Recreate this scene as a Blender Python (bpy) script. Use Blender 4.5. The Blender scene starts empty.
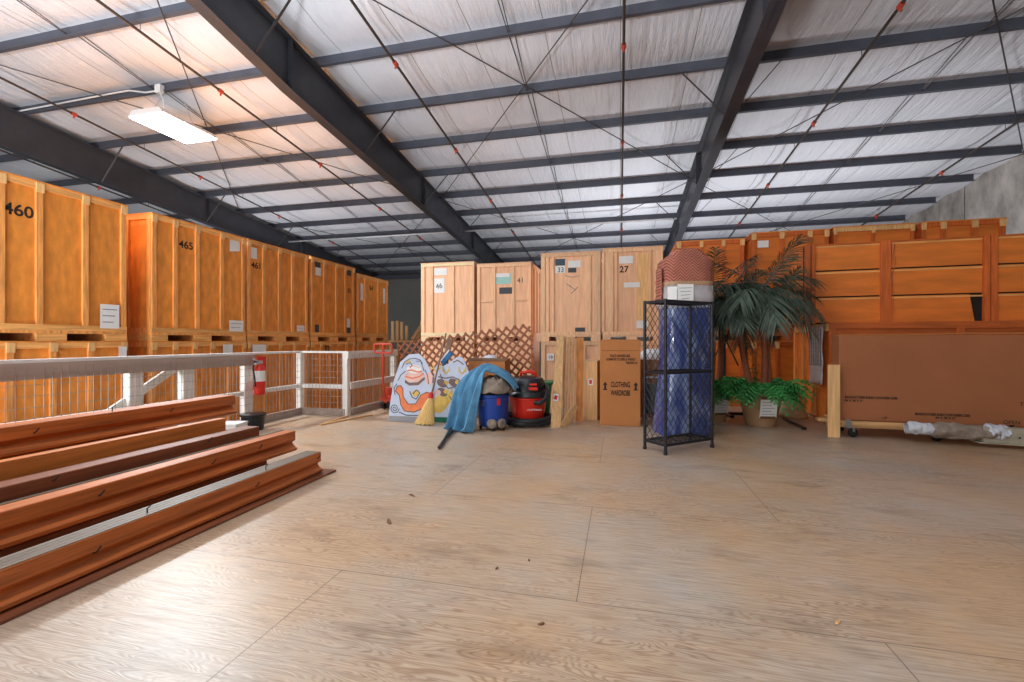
import bpy, bmesh, math, random
from mathutils import Vector, Matrix
random.seed(7)
R = math.radians
S = bpy.context.scene
C = S.collection

# ------------------------------------------------------------------ camera, world, lights, exposure
F, CX, CY, HC = 451.0, 512.0, 340.5, 1.2
TH = math.atan(108 / 451)
cam_d = bpy.data.cameras.new('camera'); cam = bpy.data.objects.new('camera', cam_d); C.objects.link(cam)
cam.location = (0, 0, HC); cam.rotation_euler = (R(90), 0, TH)
cam_d.sensor_width = 36; cam_d.lens = 36 * F / 1024; cam_d.clip_end = 200; cam_d.clip_start = 0.05
S.camera = cam
w = bpy.data.worlds.new('world'); S.world = w; w.use_nodes = True
w.node_tree.nodes['Background'].inputs[0].default_value = (1.0, 0.97, 0.94, 1)
w.node_tree.nodes['Background'].inputs[1].default_value = 0.36
S.view_settings.view_transform = 'Standard'; S.view_settings.look = 'None'
S.view_settings.gamma = 1; S.view_settings.use_curve_mapping = False
S.view_settings.exposure = 0.0

def area(name, loc, rot, sx, sy, power, col=(1, 1, 1)):
    d = bpy.data.lights.new(name, 'AREA'); d.shape = 'RECTANGLE'; d.size = sx; d.size_y = sy
    d.energy = power; d.color = col
    o = bpy.data.objects.new(name, d); C.objects.link(o); o.location = loc; o.rotation_euler = rot
    return o
# soft fill light added behind the camera, as from an invented dock opening
area('rear_fill_light', (-8.0, -7.4, 2.4), (R(98), 0, R(-22)), 7.0, 4.0, 620, (1.0, 0.98, 0.96))
# high-bay lamps: the first is the fixture in view, the others are added unseen
LAMPS = [(-9.07, 7.55, 620), (-9.07, -1.2, 420), (-1.9, -2.2, 90)]
for i, (x, y, p) in enumerate(LAMPS):
    area('high_bay_light', (x, y, 1.2 + 5.784 - 0.0949 * y - 0.70), (0, 0, 0), 0.55, 1.15, p, (0.88, 0.95, 1.0))
# unseen fill lights, added behind camera and crates to brighten the white roof
for (x, y, z, p) in ((-6.4, 0.3, -0.5, 480), (-7.2, -2.5, 1.2, 650), (-2.6, -2.2, 0.9, 900), (0.3, 15.2, 0.6, 260), (5.5, 13.8, 0.6, 170), (-11.5, 13.0, 0.6, 170)):
    area('roof_fill_light', (x, y, z), (R(180), 0, 0), 1.2, 1.2, p, (0.97, 0.98, 1.0))

# ------------------------------------------------------------------ pixel -> place helpers (true depth given every time)
FW = Vector((-math.sin(TH), math.cos(TH), 0)); RT = Vector((math.cos(TH), math.sin(TH), 0)); UP = Vector((0, 0, 1))
def ray(px, py): return FW * F + RT * (px - CX) + UP * (CY - py)
def at_d(px, py, D): return Vector((0, 0, HC)) + ray(px, py) * (D / F)
def on_floor(px, py, z=0.0):
    r = ray(px, py); return Vector((0, 0, HC)) + r * ((z - HC) / r.z)
def on_y(px, py, Y):
    r = ray(px, py); return Vector((0, 0, HC)) + r * (Y / r.y)
def on_x(px, py, X):
    r = ray(px, py); return Vector((0, 0, HC)) + r * (X / r.x)
def roof(Y): return HC + 5.784 - 0.0949 * Y          # underside of the purlins

# ------------------------------------------------------------------ materials
MATS = {}
def new_mat(name):
    m = bpy.data.materials.new(name); m.use_nodes = True
    return m, m.node_tree.nodes, m.node_tree.links, m.node_tree.nodes['Principled BSDF']
def rgb(r, g, b):
    f = lambda c: (c / 255 / 12.92) if c / 255 <= 0.04045 else ((c / 255 + 0.055) / 1.055) ** 2.4
    return (f(r), f(g), f(b), 1)
def mat(name, col, rough=0.6, metal=0.0, var=0.12, scale=6, stretch=(1, 1, 1), bump=0.0, bscale=40, tint=0.0, spec=0.5, col2=None, coat=0.0, emit=0, alpha=1.0, trans=0.0, detail=4, contrast=(0.3, 0.7)):
    m, N, L, b = new_mat(name)
    tc = N.new('ShaderNodeTexCoord'); mp = N.new('ShaderNodeMapping'); mp.inputs['Scale'].default_value = stretch
    L.new(tc.outputs['Object'], mp.inputs['Vector'])
    src = mp.outputs['Vector']
    oi = N.new('ShaderNodeObjectInfo')
    ad = N.new('ShaderNodeVectorMath'); ad.operation = 'MULTIPLY_ADD'
    cb = N.new('ShaderNodeCombineXYZ')
    for k in range(3): L.new(oi.outputs['Random'], cb.inputs[k])
    ad.inputs[1].default_value = (17, 31, 11); L.new(cb.outputs[0], ad.inputs[0]); L.new(src, ad.inputs[2])
    src = ad.outputs[0]
    nz = N.new('ShaderNodeTexNoise'); nz.inputs['Scale'].default_value = scale; nz.inputs['Detail'].default_value = detail
    L.new(src, nz.inputs['Vector'])
    rp = N.new('ShaderNodeValToRGB'); rp.color_ramp.elements[0].position = contrast[0]; rp.color_ramp.elements[1].position = contrast[1]
    lo = tuple(c * (1 - var) for c in col[:3]) + (1,)
    hi = col2 if col2 else tuple(min(1, c * (1 + var)) for c in col[:3]) + (1,)
    rp.color_ramp.elements[0].color = lo; rp.color_ramp.elements[1].color = hi
    L.new(nz.outputs[0], rp.inputs[0])
    out = rp.outputs[0]
    if tint:
        hs = N.new('ShaderNodeHueSaturation'); mr = N.new('ShaderNodeMapRange')
        mr.inputs[3].default_value = 1 - tint; mr.inputs[4].default_value = 1 + tint
        L.new(oi.outputs['Random'], mr.inputs[0]); L.new(mr.outputs[0], hs.inputs['Value']); L.new(out, hs.inputs['Color']); out = hs.outputs[0]
    L.new(out, b.inputs['Base Color'])
    b.inputs['Roughness'].default_value = rough; b.inputs['Metallic'].default_value = metal
    b.inputs['Specular IOR Level'].default_value = spec
    b.inputs['Coat Weight'].default_value = coat
    b.inputs['Transmission Weight'].default_value = trans
    b.inputs['Alpha'].default_value = alpha
    if emit:
        b.inputs['Emission Color'].default_value = col; b.inputs['Emission Strength'].default_value = emit
    if bump:
        n2 = N.new('ShaderNodeTexNoise'); n2.inputs['Scale'].default_value = bscale; n2.inputs['Detail'].default_value = 5
        L.new(src, n2.inputs['Vector'])
        bp = N.new('ShaderNodeBump'); bp.inputs['Strength'].default_value = bump; bp.inputs['Distance'].default_value = 0.02
        L.new(n2.outputs[0], bp.inputs['Height']); L.new(bp.outputs[0], b.inputs['Normal'])
    MATS[name] = m
    return m

# floor of worn plywood sheets: long sheets laid across the view, seams, cathedral grain, grey wear and stains
def floor_mat():
    m, N, L, b = new_mat('worn_plywood_floor')
    tc = N.new('ShaderNodeTexCoord')
    mp = N.new('ShaderNodeMapping'); mp.inputs['Location'].default_value = (1.415, 0.35, 0); L.new(tc.outputs['Object'], mp.inputs['Vector'])
    br = N.new('ShaderNodeTexBrick'); L.new(mp.outputs[0], br.inputs['Vector'])
    br.inputs['Scale'].default_value = 1.0; br.inputs['Brick Width'].default_value = 2.44; br.inputs['Row Height'].default_value = 1.22
    br.inputs['Mortar Size'].default_value = 0.0022; br.inputs['Mortar Smooth'].default_value = 0.3; br.inputs['Bias'].default_value = 0
    br.offset = 0.5
    br.inputs['Color1'].default_value = (0.2, 0.2, 0.2, 1); br.inputs['Color2'].default_value = (0.9, 0.9, 0.9, 1); br.inputs['Mortar'].default_value = (0, 0, 0, 1)
    # grain: each sheet shifts the pattern
    sh = N.new('ShaderNodeVectorMath'); sh.operation = 'MULTIPLY_ADD'; sh.inputs[1].default_value = (3.1, 7.7, 5.3)
    L.new(br.outputs['Color'], sh.inputs[0]); L.new(tc.outputs['Object'], sh.inputs[2])
    m2 = N.new('ShaderNodeMapping'); m2.inputs['Scale'].default_value = (0.5, 4.2, 1); L.new(sh.outputs[0], m2.inputs['Vector'])
    n1 = N.new('ShaderNodeTexNoise'); n1.inputs['Scale'].default_value = 2.4; n1.inputs['Detail'].default_value = 2.5; n1.inputs['Roughness'].default_value = 0.45; n1.inputs['Distortion'].default_value = 0.35
    L.new(m2.outputs[0], n1.inputs['Vector'])
    mu = N.new('ShaderNodeMath'); mu.operation = 'MULTIPLY'; mu.inputs[1].default_value = 190.0; L.new(n1.outputs[0], mu.inputs[0])
    sn = N.new('ShaderNodeMath'); sn.operation = 'SINE'; L.new(mu.outputs[0], sn.inputs[0])
    g01 = N.new('ShaderNodeMapRange'); g01.inputs[1].default_value = -1; g01.inputs[2].default_value = 1; L.new(sn.outputs[0], g01.inputs[0])
    # fine fibres along x
    m3 = N.new('ShaderNodeMapping'); m3.inputs['Scale'].default_value = (3.0, 60, 1); L.new(tc.outputs['Object'], m3.inputs['Vector'])
    n3 = N.new('ShaderNodeTexNoise'); n3.inputs['Scale'].default_value = 1.6; n3.inputs['Detail'].default_value = 4; L.new(m3.outputs[0], n3.inputs['Vector'])
    # wear patches
    n4 = N.new('ShaderNodeTexNoise'); n4.inputs['Scale'].default_value = 0.62; n4.inputs['Detail'].default_value = 6; n4.inputs['Roughness'].default_value = 0.62; L.new(tc.outputs['Object'], n4.inputs['Vector'])
    wr = N.new('ShaderNodeValToRGB'); wr.color_ramp.elements[0].position = 0.40; wr.color_ramp.elements[1].position = 0.66; L.new(n4.outputs[0], wr.inputs[0])
    base = N.new('ShaderNodeMix'); base.data_type = 'RGBA'
    base.inputs[6].default_value = rgb(200, 167, 132); base.inputs[7].default_value = rgb(186, 176, 164)
    L.new(wr.outputs[0], base.inputs[0])
    gr = N.new('ShaderNodeMix'); gr.data_type = 'RGBA'; gr.blend_type = 'MULTIPLY'
    gcol = N.new('ShaderNodeValToRGB'); gcol.color_ramp.elements[0].position = 0.05; gcol.color_ramp.elements[0].color = (0.62, 0.50, 0.40, 1); gcol.color_ramp.elements[1].position = 0.5; gcol.color_ramp.elements[1].color = (1, 1, 1, 1)
    L.new(g01.outputs[0], gcol.inputs[0])
    n5 = N.new('ShaderNodeTexNoise'); n5.inputs['Scale'].default_value = 1.1; n5.inputs['Detail'].default_value = 3; L.new(sh.outputs[0], n5.inputs['Vector'])
    gf = N.new('ShaderNodeMapRange'); gf.inputs[1].default_value = 0.40; gf.inputs[2].default_value = 0.62; gf.inputs[3].default_value = 0.12; gf.inputs[4].default_value = 0.7; L.new(n5.outputs[0], gf.inputs[0])
    L.new(gf.outputs[0], gr.inputs[0]); L.new(base.outputs[2], gr.inputs[6]); L.new(gcol.outputs[0], gr.inputs[7])
    fi = N.new('ShaderNodeMix'); fi.data_type = 'RGBA'; fi.blend_type = 'MULTIPLY'; fi.inputs[0].default_value = 0.85
    fr = N.new('ShaderNodeValToRGB'); fr.color_ramp.elements[0].position = 0.30; fr.color_ramp.elements[0].color = (0.66, 0.60, 0.55, 1); fr.color_ramp.elements[1].position = 0.60; fr.color_ramp.elements[1].color = (1, 1, 1, 1)
    L.new(n3.outputs[0], fr.inputs[0]); L.new(gr.outputs[2], fi.inputs[6]); L.new(fr.outputs[0], fi.inputs[7])
    # dark stains with a shape of their own
    m6 = N.new('ShaderNodeMapping'); m6.inputs['Scale'].default_value = (0.8, 2.0, 1); m6.inputs['Location'].default_value = (4.2, 1.7, 0); L.new(tc.outputs['Object'], m6.inputs['Vector'])
    n6 = N.new('ShaderNodeTexNoise'); n6.inputs['Scale'].default_value = 1.9; n6.inputs['Detail'].default_value = 6; n6.inputs['Roughness'].default_value = 0.6; L.new(m6.outputs[0], n6.inputs['Vector'])
    sr = N.new('ShaderNodeValToRGB'); sr.color_ramp.elements[0].position = 0.56; sr.color_ramp.elements[0].color = (1, 1, 1, 1); sr.color_ramp.elements[1].position = 0.74; sr.color_ramp.elements[1].color = (0.58, 0.55, 0.53, 1)
    L.new(n6.outputs[0], sr.inputs[0])
    st = N.new('ShaderNodeMix'); st.data_type = 'RGBA'; st.blend_type = 'MULTIPLY'; st.inputs[0].default_value = 0.9
    L.new(fi.outputs[2], st.inputs[6]); L.new(sr.outputs[0], st.inputs[7])
    sm = N.new('ShaderNodeMix'); sm.data_type = 'RGBA'; L.new(br.outputs['Fac'], sm.inputs[0]); L.new(st.outputs[2], sm.inputs[6]); sm.inputs[7].default_value = rgb(92, 76, 60)
    L.new(sm.outputs[2], b.inputs['Base Color'])
    rr = N.new('ShaderNodeMapRange'); rr.inputs[3].default_value = 0.28; rr.inputs[4].default_value = 0.48; L.new(n4.outputs[0], rr.inputs[0]); L.new(rr.outputs[0], b.inputs['Roughness'])
    b.inputs['Specular IOR Level'].default_value = 0.6
    bp = N.new('ShaderNodeBump'); bp.inputs['Strength'].default_value = 0.10; bp.inputs['Distance'].default_value = 0.003
    L.new(g01.outputs[0], bp.inputs['Height']); L.new(bp.outputs[0], b.inputs['Normal'])
    MATS['floor'] = m
    return m

def insulation_mat():
    m, N, L, b = new_mat('white_vinyl_insulation')
    tc = N.new('ShaderNodeTexCoord'); mp = N.new('ShaderNodeMapping'); mp.inputs['Scale'].default_value = (5.5, 0.7, 1); mp.inputs['Rotation'].default_value = (0, 0, R(-9))
    L.new(tc.outputs['Object'], mp.inputs['Vector'])
    n = N.new('ShaderNodeTexNoise'); n.inputs['Scale'].default_value = 1.6; n.inputs['Detail'].default_value = 7; n.inputs['Roughness'].default_value = 0.62; L.new(mp.outputs[0], n.inputs['Vector'])
    bp = N.new('ShaderNodeBump'); bp.inputs['Strength'].default_value = 0.9; bp.inputs['Distance'].default_value = 0.06; L.new(n.outputs[0], bp.inputs['Height']); L.new(bp.outputs[0], b.inputs['Normal'])
    n2 = N.new('ShaderNodeTexNoise'); n2.inputs['Scale'].default_value = 0.5; n2.inputs['Detail'].default_value = 4; L.new(tc.outputs['Object'], n2.inputs['Vector'])
    rp = N.new('ShaderNodeValToRGB'); rp.color_ramp.elements[0].color = rgb(208, 214, 226); rp.color_ramp.elements[1].color = rgb(230, 234, 243); L.new(n2.outputs[0], rp.inputs[0])
    # seams where the blankets meet, running down the slope
    sx = N.new('ShaderNodeSeparateXYZ'); L.new(tc.outputs['Object'], sx.inputs[0])
    d = N.new('ShaderNodeMath'); d.operation = 'DIVIDE'; d.inputs[1].default_value = 1.24; L.new(sx.outputs[0], d.inputs[0])
    fr = N.new('ShaderNodeMath'); fr.operation = 'FRACT'; L.new(d.outputs[0], fr.inputs[0])
    lt = N.new('ShaderNodeMath'); lt.operation = 'LESS_THAN'; lt.inputs[1].default_value = 0.012; L.new(fr.outputs[0], lt.inputs[0])
    mx = N.new('ShaderNodeMix'); mx.data_type = 'RGBA'; L.new(lt.outputs[0], mx.inputs[0]); L.new(rp.outputs[0], mx.inputs[6]); mx.inputs[7].default_value = rgb(150, 150, 155)
    L.new(mx.outputs[2], b.inputs['Base Color']); b.inputs['Roughness'].default_value = 0.45
    MATS['insulation'] = m
    return m

def concrete_mat():
    m, N, L, b = new_mat('stained_concrete')
    tc = N.new('ShaderNodeTexCoord')
    mp = N.new('ShaderNodeMapping'); mp.inputs['Scale'].default_value = (1, 1.0, 0.55); L.new(tc.outputs['Object'], mp.inputs['Vector'])
    n = N.new('ShaderNodeTexNoise'); n.inputs['Scale'].default_value = 1.3; n.inputs['Detail'].default_value = 8; n.inputs['Roughness'].default_value = 0.66; L.new(mp.outputs[0], n.inputs['Vector'])
    rp = N.new('ShaderNodeValToRGB'); rp.color_ramp.elements[0].position = 0.3; rp.color_ramp.elements[1].position = 0.72
    rp.color_ramp.elements[0].color = rgb(112, 108, 104); rp.color_ramp.elements[1].color = rgb(200, 196, 190); L.new(n.outputs[0], rp.inputs[0])
    L.new(rp.outputs[0], b.inputs['Base Color']); b.inputs['Roughness'].default_value = 0.85
    bp = N.new('ShaderNodeBump'); bp.inputs['Strength'].default_value = 0.2; bp.inputs['Distance'].default_value = 0.01; L.new(n.outputs[0], bp.inputs['Height']); L.new(bp.outputs[0], b.inputs['Normal'])
    MATS['concrete'] = m
    return m

def quilt_mat(name, c1, c2, rough, coat):
    """quilted moving pad: zigzag stitch rows"""
    m, N, L, b = new_mat(name)
    tc = N.new('ShaderNodeTexCoord'); sx = N.new('ShaderNodeSeparateXYZ'); L.new(tc.outputs['Object'], sx.inputs[0])
    a = N.new('ShaderNodeMath'); a.operation = 'PINGPONG'; a.inputs[1].default_value = 0.075; L.new(sx.outputs[0], a.inputs[0])
    s = N.new('ShaderNodeMath'); s.operation = 'ADD'; L.new(a.outputs[0], s.inputs[0]); L.new(sx.outputs[2], s.inputs[1])
    mu = N.new('ShaderNodeMath'); mu.operation = 'MULTIPLY'; mu.inputs[1].default_value = 160; L.new(s.outputs[0], mu.inputs[0])
    sn = N.new('ShaderNodeMath'); sn.operation = 'SINE'; L.new(mu.outputs[0], sn.inputs[0])
    mr = N.new('ShaderNodeMapRange'); mr.inputs[1].default_value = -1; mr.inputs[2].default_value = 0.2; L.new(sn.outputs[0], mr.inputs[0])
    nz = N.new('ShaderNodeTexNoise'); nz.inputs['Scale'].default_value = 5; nz.inputs['Detail'].default_value = 5; L.new(tc.outputs['Object'], nz.inputs['Vector'])
    ml = N.new('ShaderNodeMath'); ml.operation = 'MULTIPLY'; L.new(mr.outputs[0], ml.inputs[0]); L.new(nz.outputs[0], ml.inputs[1])
    m2 = N.new('ShaderNodeMath'); m2.operation = 'MULTIPLY'; m2.inputs[1].default_value = 1.7; L.new(ml.outputs[0], m2.inputs[0])
    mx = N.new('ShaderNodeMix'); mx.data_type = 'RGBA'; mx.inputs[6].default_value = c1; mx.inputs[7].default_value = c2; L.new(m2.outputs[0], mx.inputs[0])
    L.new(mx.outputs[2], b.inputs['Base Color']); b.inputs['Roughness'].default_value = rough; b.inputs['Coat Weight'].default_value = coat; b.inputs['Coat Roughness'].default_value = 0.15
    bp = N.new('ShaderNodeBump'); bp.inputs['Strength'].default_value = 0.5; bp.inputs['Distance'].default_value = 0.012; L.new(m2.outputs[0], bp.inputs['Height']); L.new(bp.outputs[0], b.inputs['Normal'])
    MATS[name] = m
    return m

floor_mat(); insulation_mat(); concrete_mat()
AMB = rgb(232, 146, 58)
mat('amber_ply', AMB, 0.5, var=0.18, scale=5, stretch=(2.2, 2.2, 0.8), tint=0.08, bump=0.06, bscale=60, detail=6)
mat('amber_wood', rgb(234, 158, 84), 0.5, var=0.25, scale=9, stretch=(4, 4, 0.35), tint=0.14, bump=0.08, bscale=50)
mat('amber_wood_x', rgb(238, 170, 98), 0.5, var=0.25, scale=9, stretch=(0.35, 4, 4), tint=0.14)
mat('bright_wood', rgb(232, 184, 122), 0.5, var=0.18, scale=9, stretch=(4, 4, 0.35), tint=0.1)
mat('pale_ply', rgb(244, 188, 146), 0.55, var=0.14, scale=5, stretch=(3, 3, 0.35), tint=0.06, detail=6)
mat('pale_wood', rgb(246, 192, 148), 0.55, var=0.2, scale=9, stretch=(4, 4, 0.35), tint=0.1)
mat('cream_wood', rgb(238, 214, 168), 0.55, var=0.12, scale=9, stretch=(0.5, 4, 4))
mat('red_ply', rgb(222, 122, 42), 0.5, var=0.16, scale=3, stretch=(0.6, 3, 3), tint=0.05, detail=6)
mat('red_wood', rgb(198, 98, 36), 0.5, var=0.22, scale=9, stretch=(4, 4, 0.35), tint=0.1)
mat('red_wood_x', rgb(196, 96, 36), 0.5, var=0.22, scale=9, stretch=(0.35, 4, 4), tint=0.1)
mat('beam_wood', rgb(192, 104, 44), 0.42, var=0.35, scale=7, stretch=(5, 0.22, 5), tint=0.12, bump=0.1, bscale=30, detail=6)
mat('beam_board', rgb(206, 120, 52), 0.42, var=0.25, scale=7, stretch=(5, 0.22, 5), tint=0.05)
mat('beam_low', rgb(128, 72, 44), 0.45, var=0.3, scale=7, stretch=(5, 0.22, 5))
mat('beam_top', rgb(114, 99, 82), 0.5, var=0.3, scale=9, stretch=(12, 0.15, 5), detail=5)
mat('plank_wood', rgb(222, 176, 120), 0.55, var=0.2, scale=8, stretch=(5, 5, 0.3), tint=0.1)
mat('plank_wood_x', rgb(206, 160, 108), 0.55, var=0.2, scale=8, stretch=(0.3, 5, 5), tint=0.1)
mat('lattice_wood', rgb(150, 86, 52), 0.6, var=0.2, scale=10)
mat('carton_brown', rgb(190, 122, 66), 0.75, var=0.06, scale=3)
mat('carton_dark', rgb(160, 98, 60), 0.75, var=0.06, scale=2)
mat('carton_pale', rgb(206, 170, 128), 0.75, var=0.06, scale=3)
mat('ink', rgb(36, 30, 26), 0.8, var=0.1)
mat('ink_dark_red', rgb(74, 34, 18), 0.8, var=0.1)
mat('slate_blue_paper', rgb(66, 84, 98), 0.7, var=0.05)
mat('slate_paper', rgb(72, 76, 80), 0.7, var=0.05)
mat('aqua_paper', rgb(168, 214, 206), 0.7, var=0.05)
mat('white_paper', rgb(236, 236, 234), 0.7, var=0.03)
mat('grey_print', rgb(130, 130, 134), 0.8, var=0.1)
mat('red_ink', rgb(206, 44, 52), 0.7, var=0.05)
mat('purlin_steel', rgb(78, 82, 94), 0.5, var=0.12, scale=3, spec=0.4)
mat('rafter_steel', rgb(58, 60, 67), 0.45, var=0.15, scale=3, spec=0.4)
mat('rod_steel', rgb(62, 58, 58), 0.5, var=0.1)
mat('pipe_steel', rgb(74, 66, 62), 0.4, metal=0.3, var=0.1)
mat('coupling_red', rgb(196, 76, 54), 0.5, var=0.1)
mat('galvanised', rgb(190, 192, 196), 0.4, metal=0.5, var=0.06)
mat('lamp_glow', (0.93, 0.97, 1.0, 1), 0.4, var=0.0, emit=14)
mat('white_enamel', rgb(232, 234, 236), 0.4, var=0.03)
mat('white_paint', rgb(232, 230, 224), 0.5, var=0.05, scale=10)
mat('shade_grey_board', rgb(178, 160, 148), 0.6, var=0.1, scale=6, stretch=(3, 0.4, 3))  # grey of the rail boards' shaded faces, put into the colour
mat('wire', rgb(178, 168, 158), 0.4, metal=0.3, var=0.05)
mat('ground_concrete', rgb(120, 116, 110), 0.8, var=0.15, scale=1.5)
mat('back_wall_grey', rgb(120, 122, 118), 0.85, var=0.1, scale=0.8)
mat('red_steel', rgb(206, 74, 54), 0.4, var=0.08)
mat('black_rubber', rgb(26, 26, 28), 0.6, var=0.1)
mat('black_plastic', rgb(30, 31, 36), 0.38, var=0.1)
mat('black_metal', rgb(34, 34, 40), 0.4, var=0.1, metal=0.2)
mat('grey_metal', rgb(140, 140, 140), 0.35, metal=0.6, var=0.08)
mat('vac_red', rgb(216, 42, 26), 0.35, var=0.04)
mat('vac_blue', rgb(20, 62, 150), 0.4, var=0.06)
mat('tub_green', rgb(44, 112, 66), 0.45, var=0.08)
mat('blanket_blue', rgb(84, 138, 172), 0.9, var=0.22, scale=8, bump=0.3, bscale=30)
mat('cloth_grey', rgb(140, 126, 112), 0.9, var=0.25, scale=14, bump=0.4, bscale=20)
mat('cloth_navy', rgb(40, 66, 110), 0.9, var=0.2, scale=10)
mat('sky_paint', rgb(196, 206, 226), 0.6, var=0.06)
mat('sleigh_orange', rgb(236, 130, 78), 0.6, var=0.14, scale=9)
mat('paint_line', rgb(74, 70, 76), 0.7, var=0.1)
mat('paint_grey', rgb(146, 146, 150), 0.7, var=0.08)
mat('paint_pink', rgb(232, 190, 180), 0.7, var=0.08)
mat('paint_yellow', rgb(224, 188, 96), 0.7, var=0.15, scale=12)
mat('paint_brown', rgb(120, 100, 96), 0.7, var=0.12)
mat('paint_green', rgb(28, 108, 82), 0.7, var=0.1)
mat('straw', rgb(226, 188, 118), 0.8, var=0.2, scale=30, stretch=(6, 6, 0.4))
mat('broom_stick', rgb(120, 84, 56), 0.5, var=0.15)
mat('bright_blue', rgb(40, 112, 168), 0.5, var=0.1)
mat('pot_tan', rgb(186, 146, 108), 0.55, var=0.08, scale=4)
mat('trunk_brown', rgb(150, 84, 56), 0.75, var=0.3, scale=12, stretch=(2, 2, 8), bump=0.5, bscale=24)
mat('palm_leaf', rgb(74, 90, 76), 0.5, var=0.35, scale=9)
mat('palm_leaf_dry', rgb(108, 108, 88), 0.55, var=0.3, scale=9)
mat('fern_leaf', rgb(58, 136, 66), 0.5, var=0.4, scale=7)
mat('moss', rgb(60, 64, 36), 0.9, var=0.3, scale=20)
quilt_mat('quilt_brown', rgb(112, 62, 50), rgb(190, 116, 96), 0.85, 0.0)
mat('pad_blue', rgb(44, 78, 170), 0.5, var=0.45, scale=3.2, stretch=(2.2, 2.2, 0.7), col2=rgb(150, 172, 206), bump=0.7, bscale=7, coat=0.8, detail=7, contrast=(0.46, 0.82))  # pale streaks are highlights of the plastic, put into the colour
mat('packing_tape', rgb(176, 138, 104), 0.35, var=0.08)
mat('clear_wrap', rgb(226, 230, 236), 0.12, var=0.1, alpha=0.35, scale=12, bump=0.6, bscale=14)
mat('milky_wrap', rgb(226, 230, 238), 0.25, var=0.12, alpha=0.72, scale=10, bump=0.8, bscale=16)
mat('old_white_beam', rgb(168, 160, 140), 0.6, var=0.18, scale=10)
mat('recess_shade', rgb(30, 26, 22), 0.9, var=0.1)  # dark colour standing in for shade in board gaps and drilled holes

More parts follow.
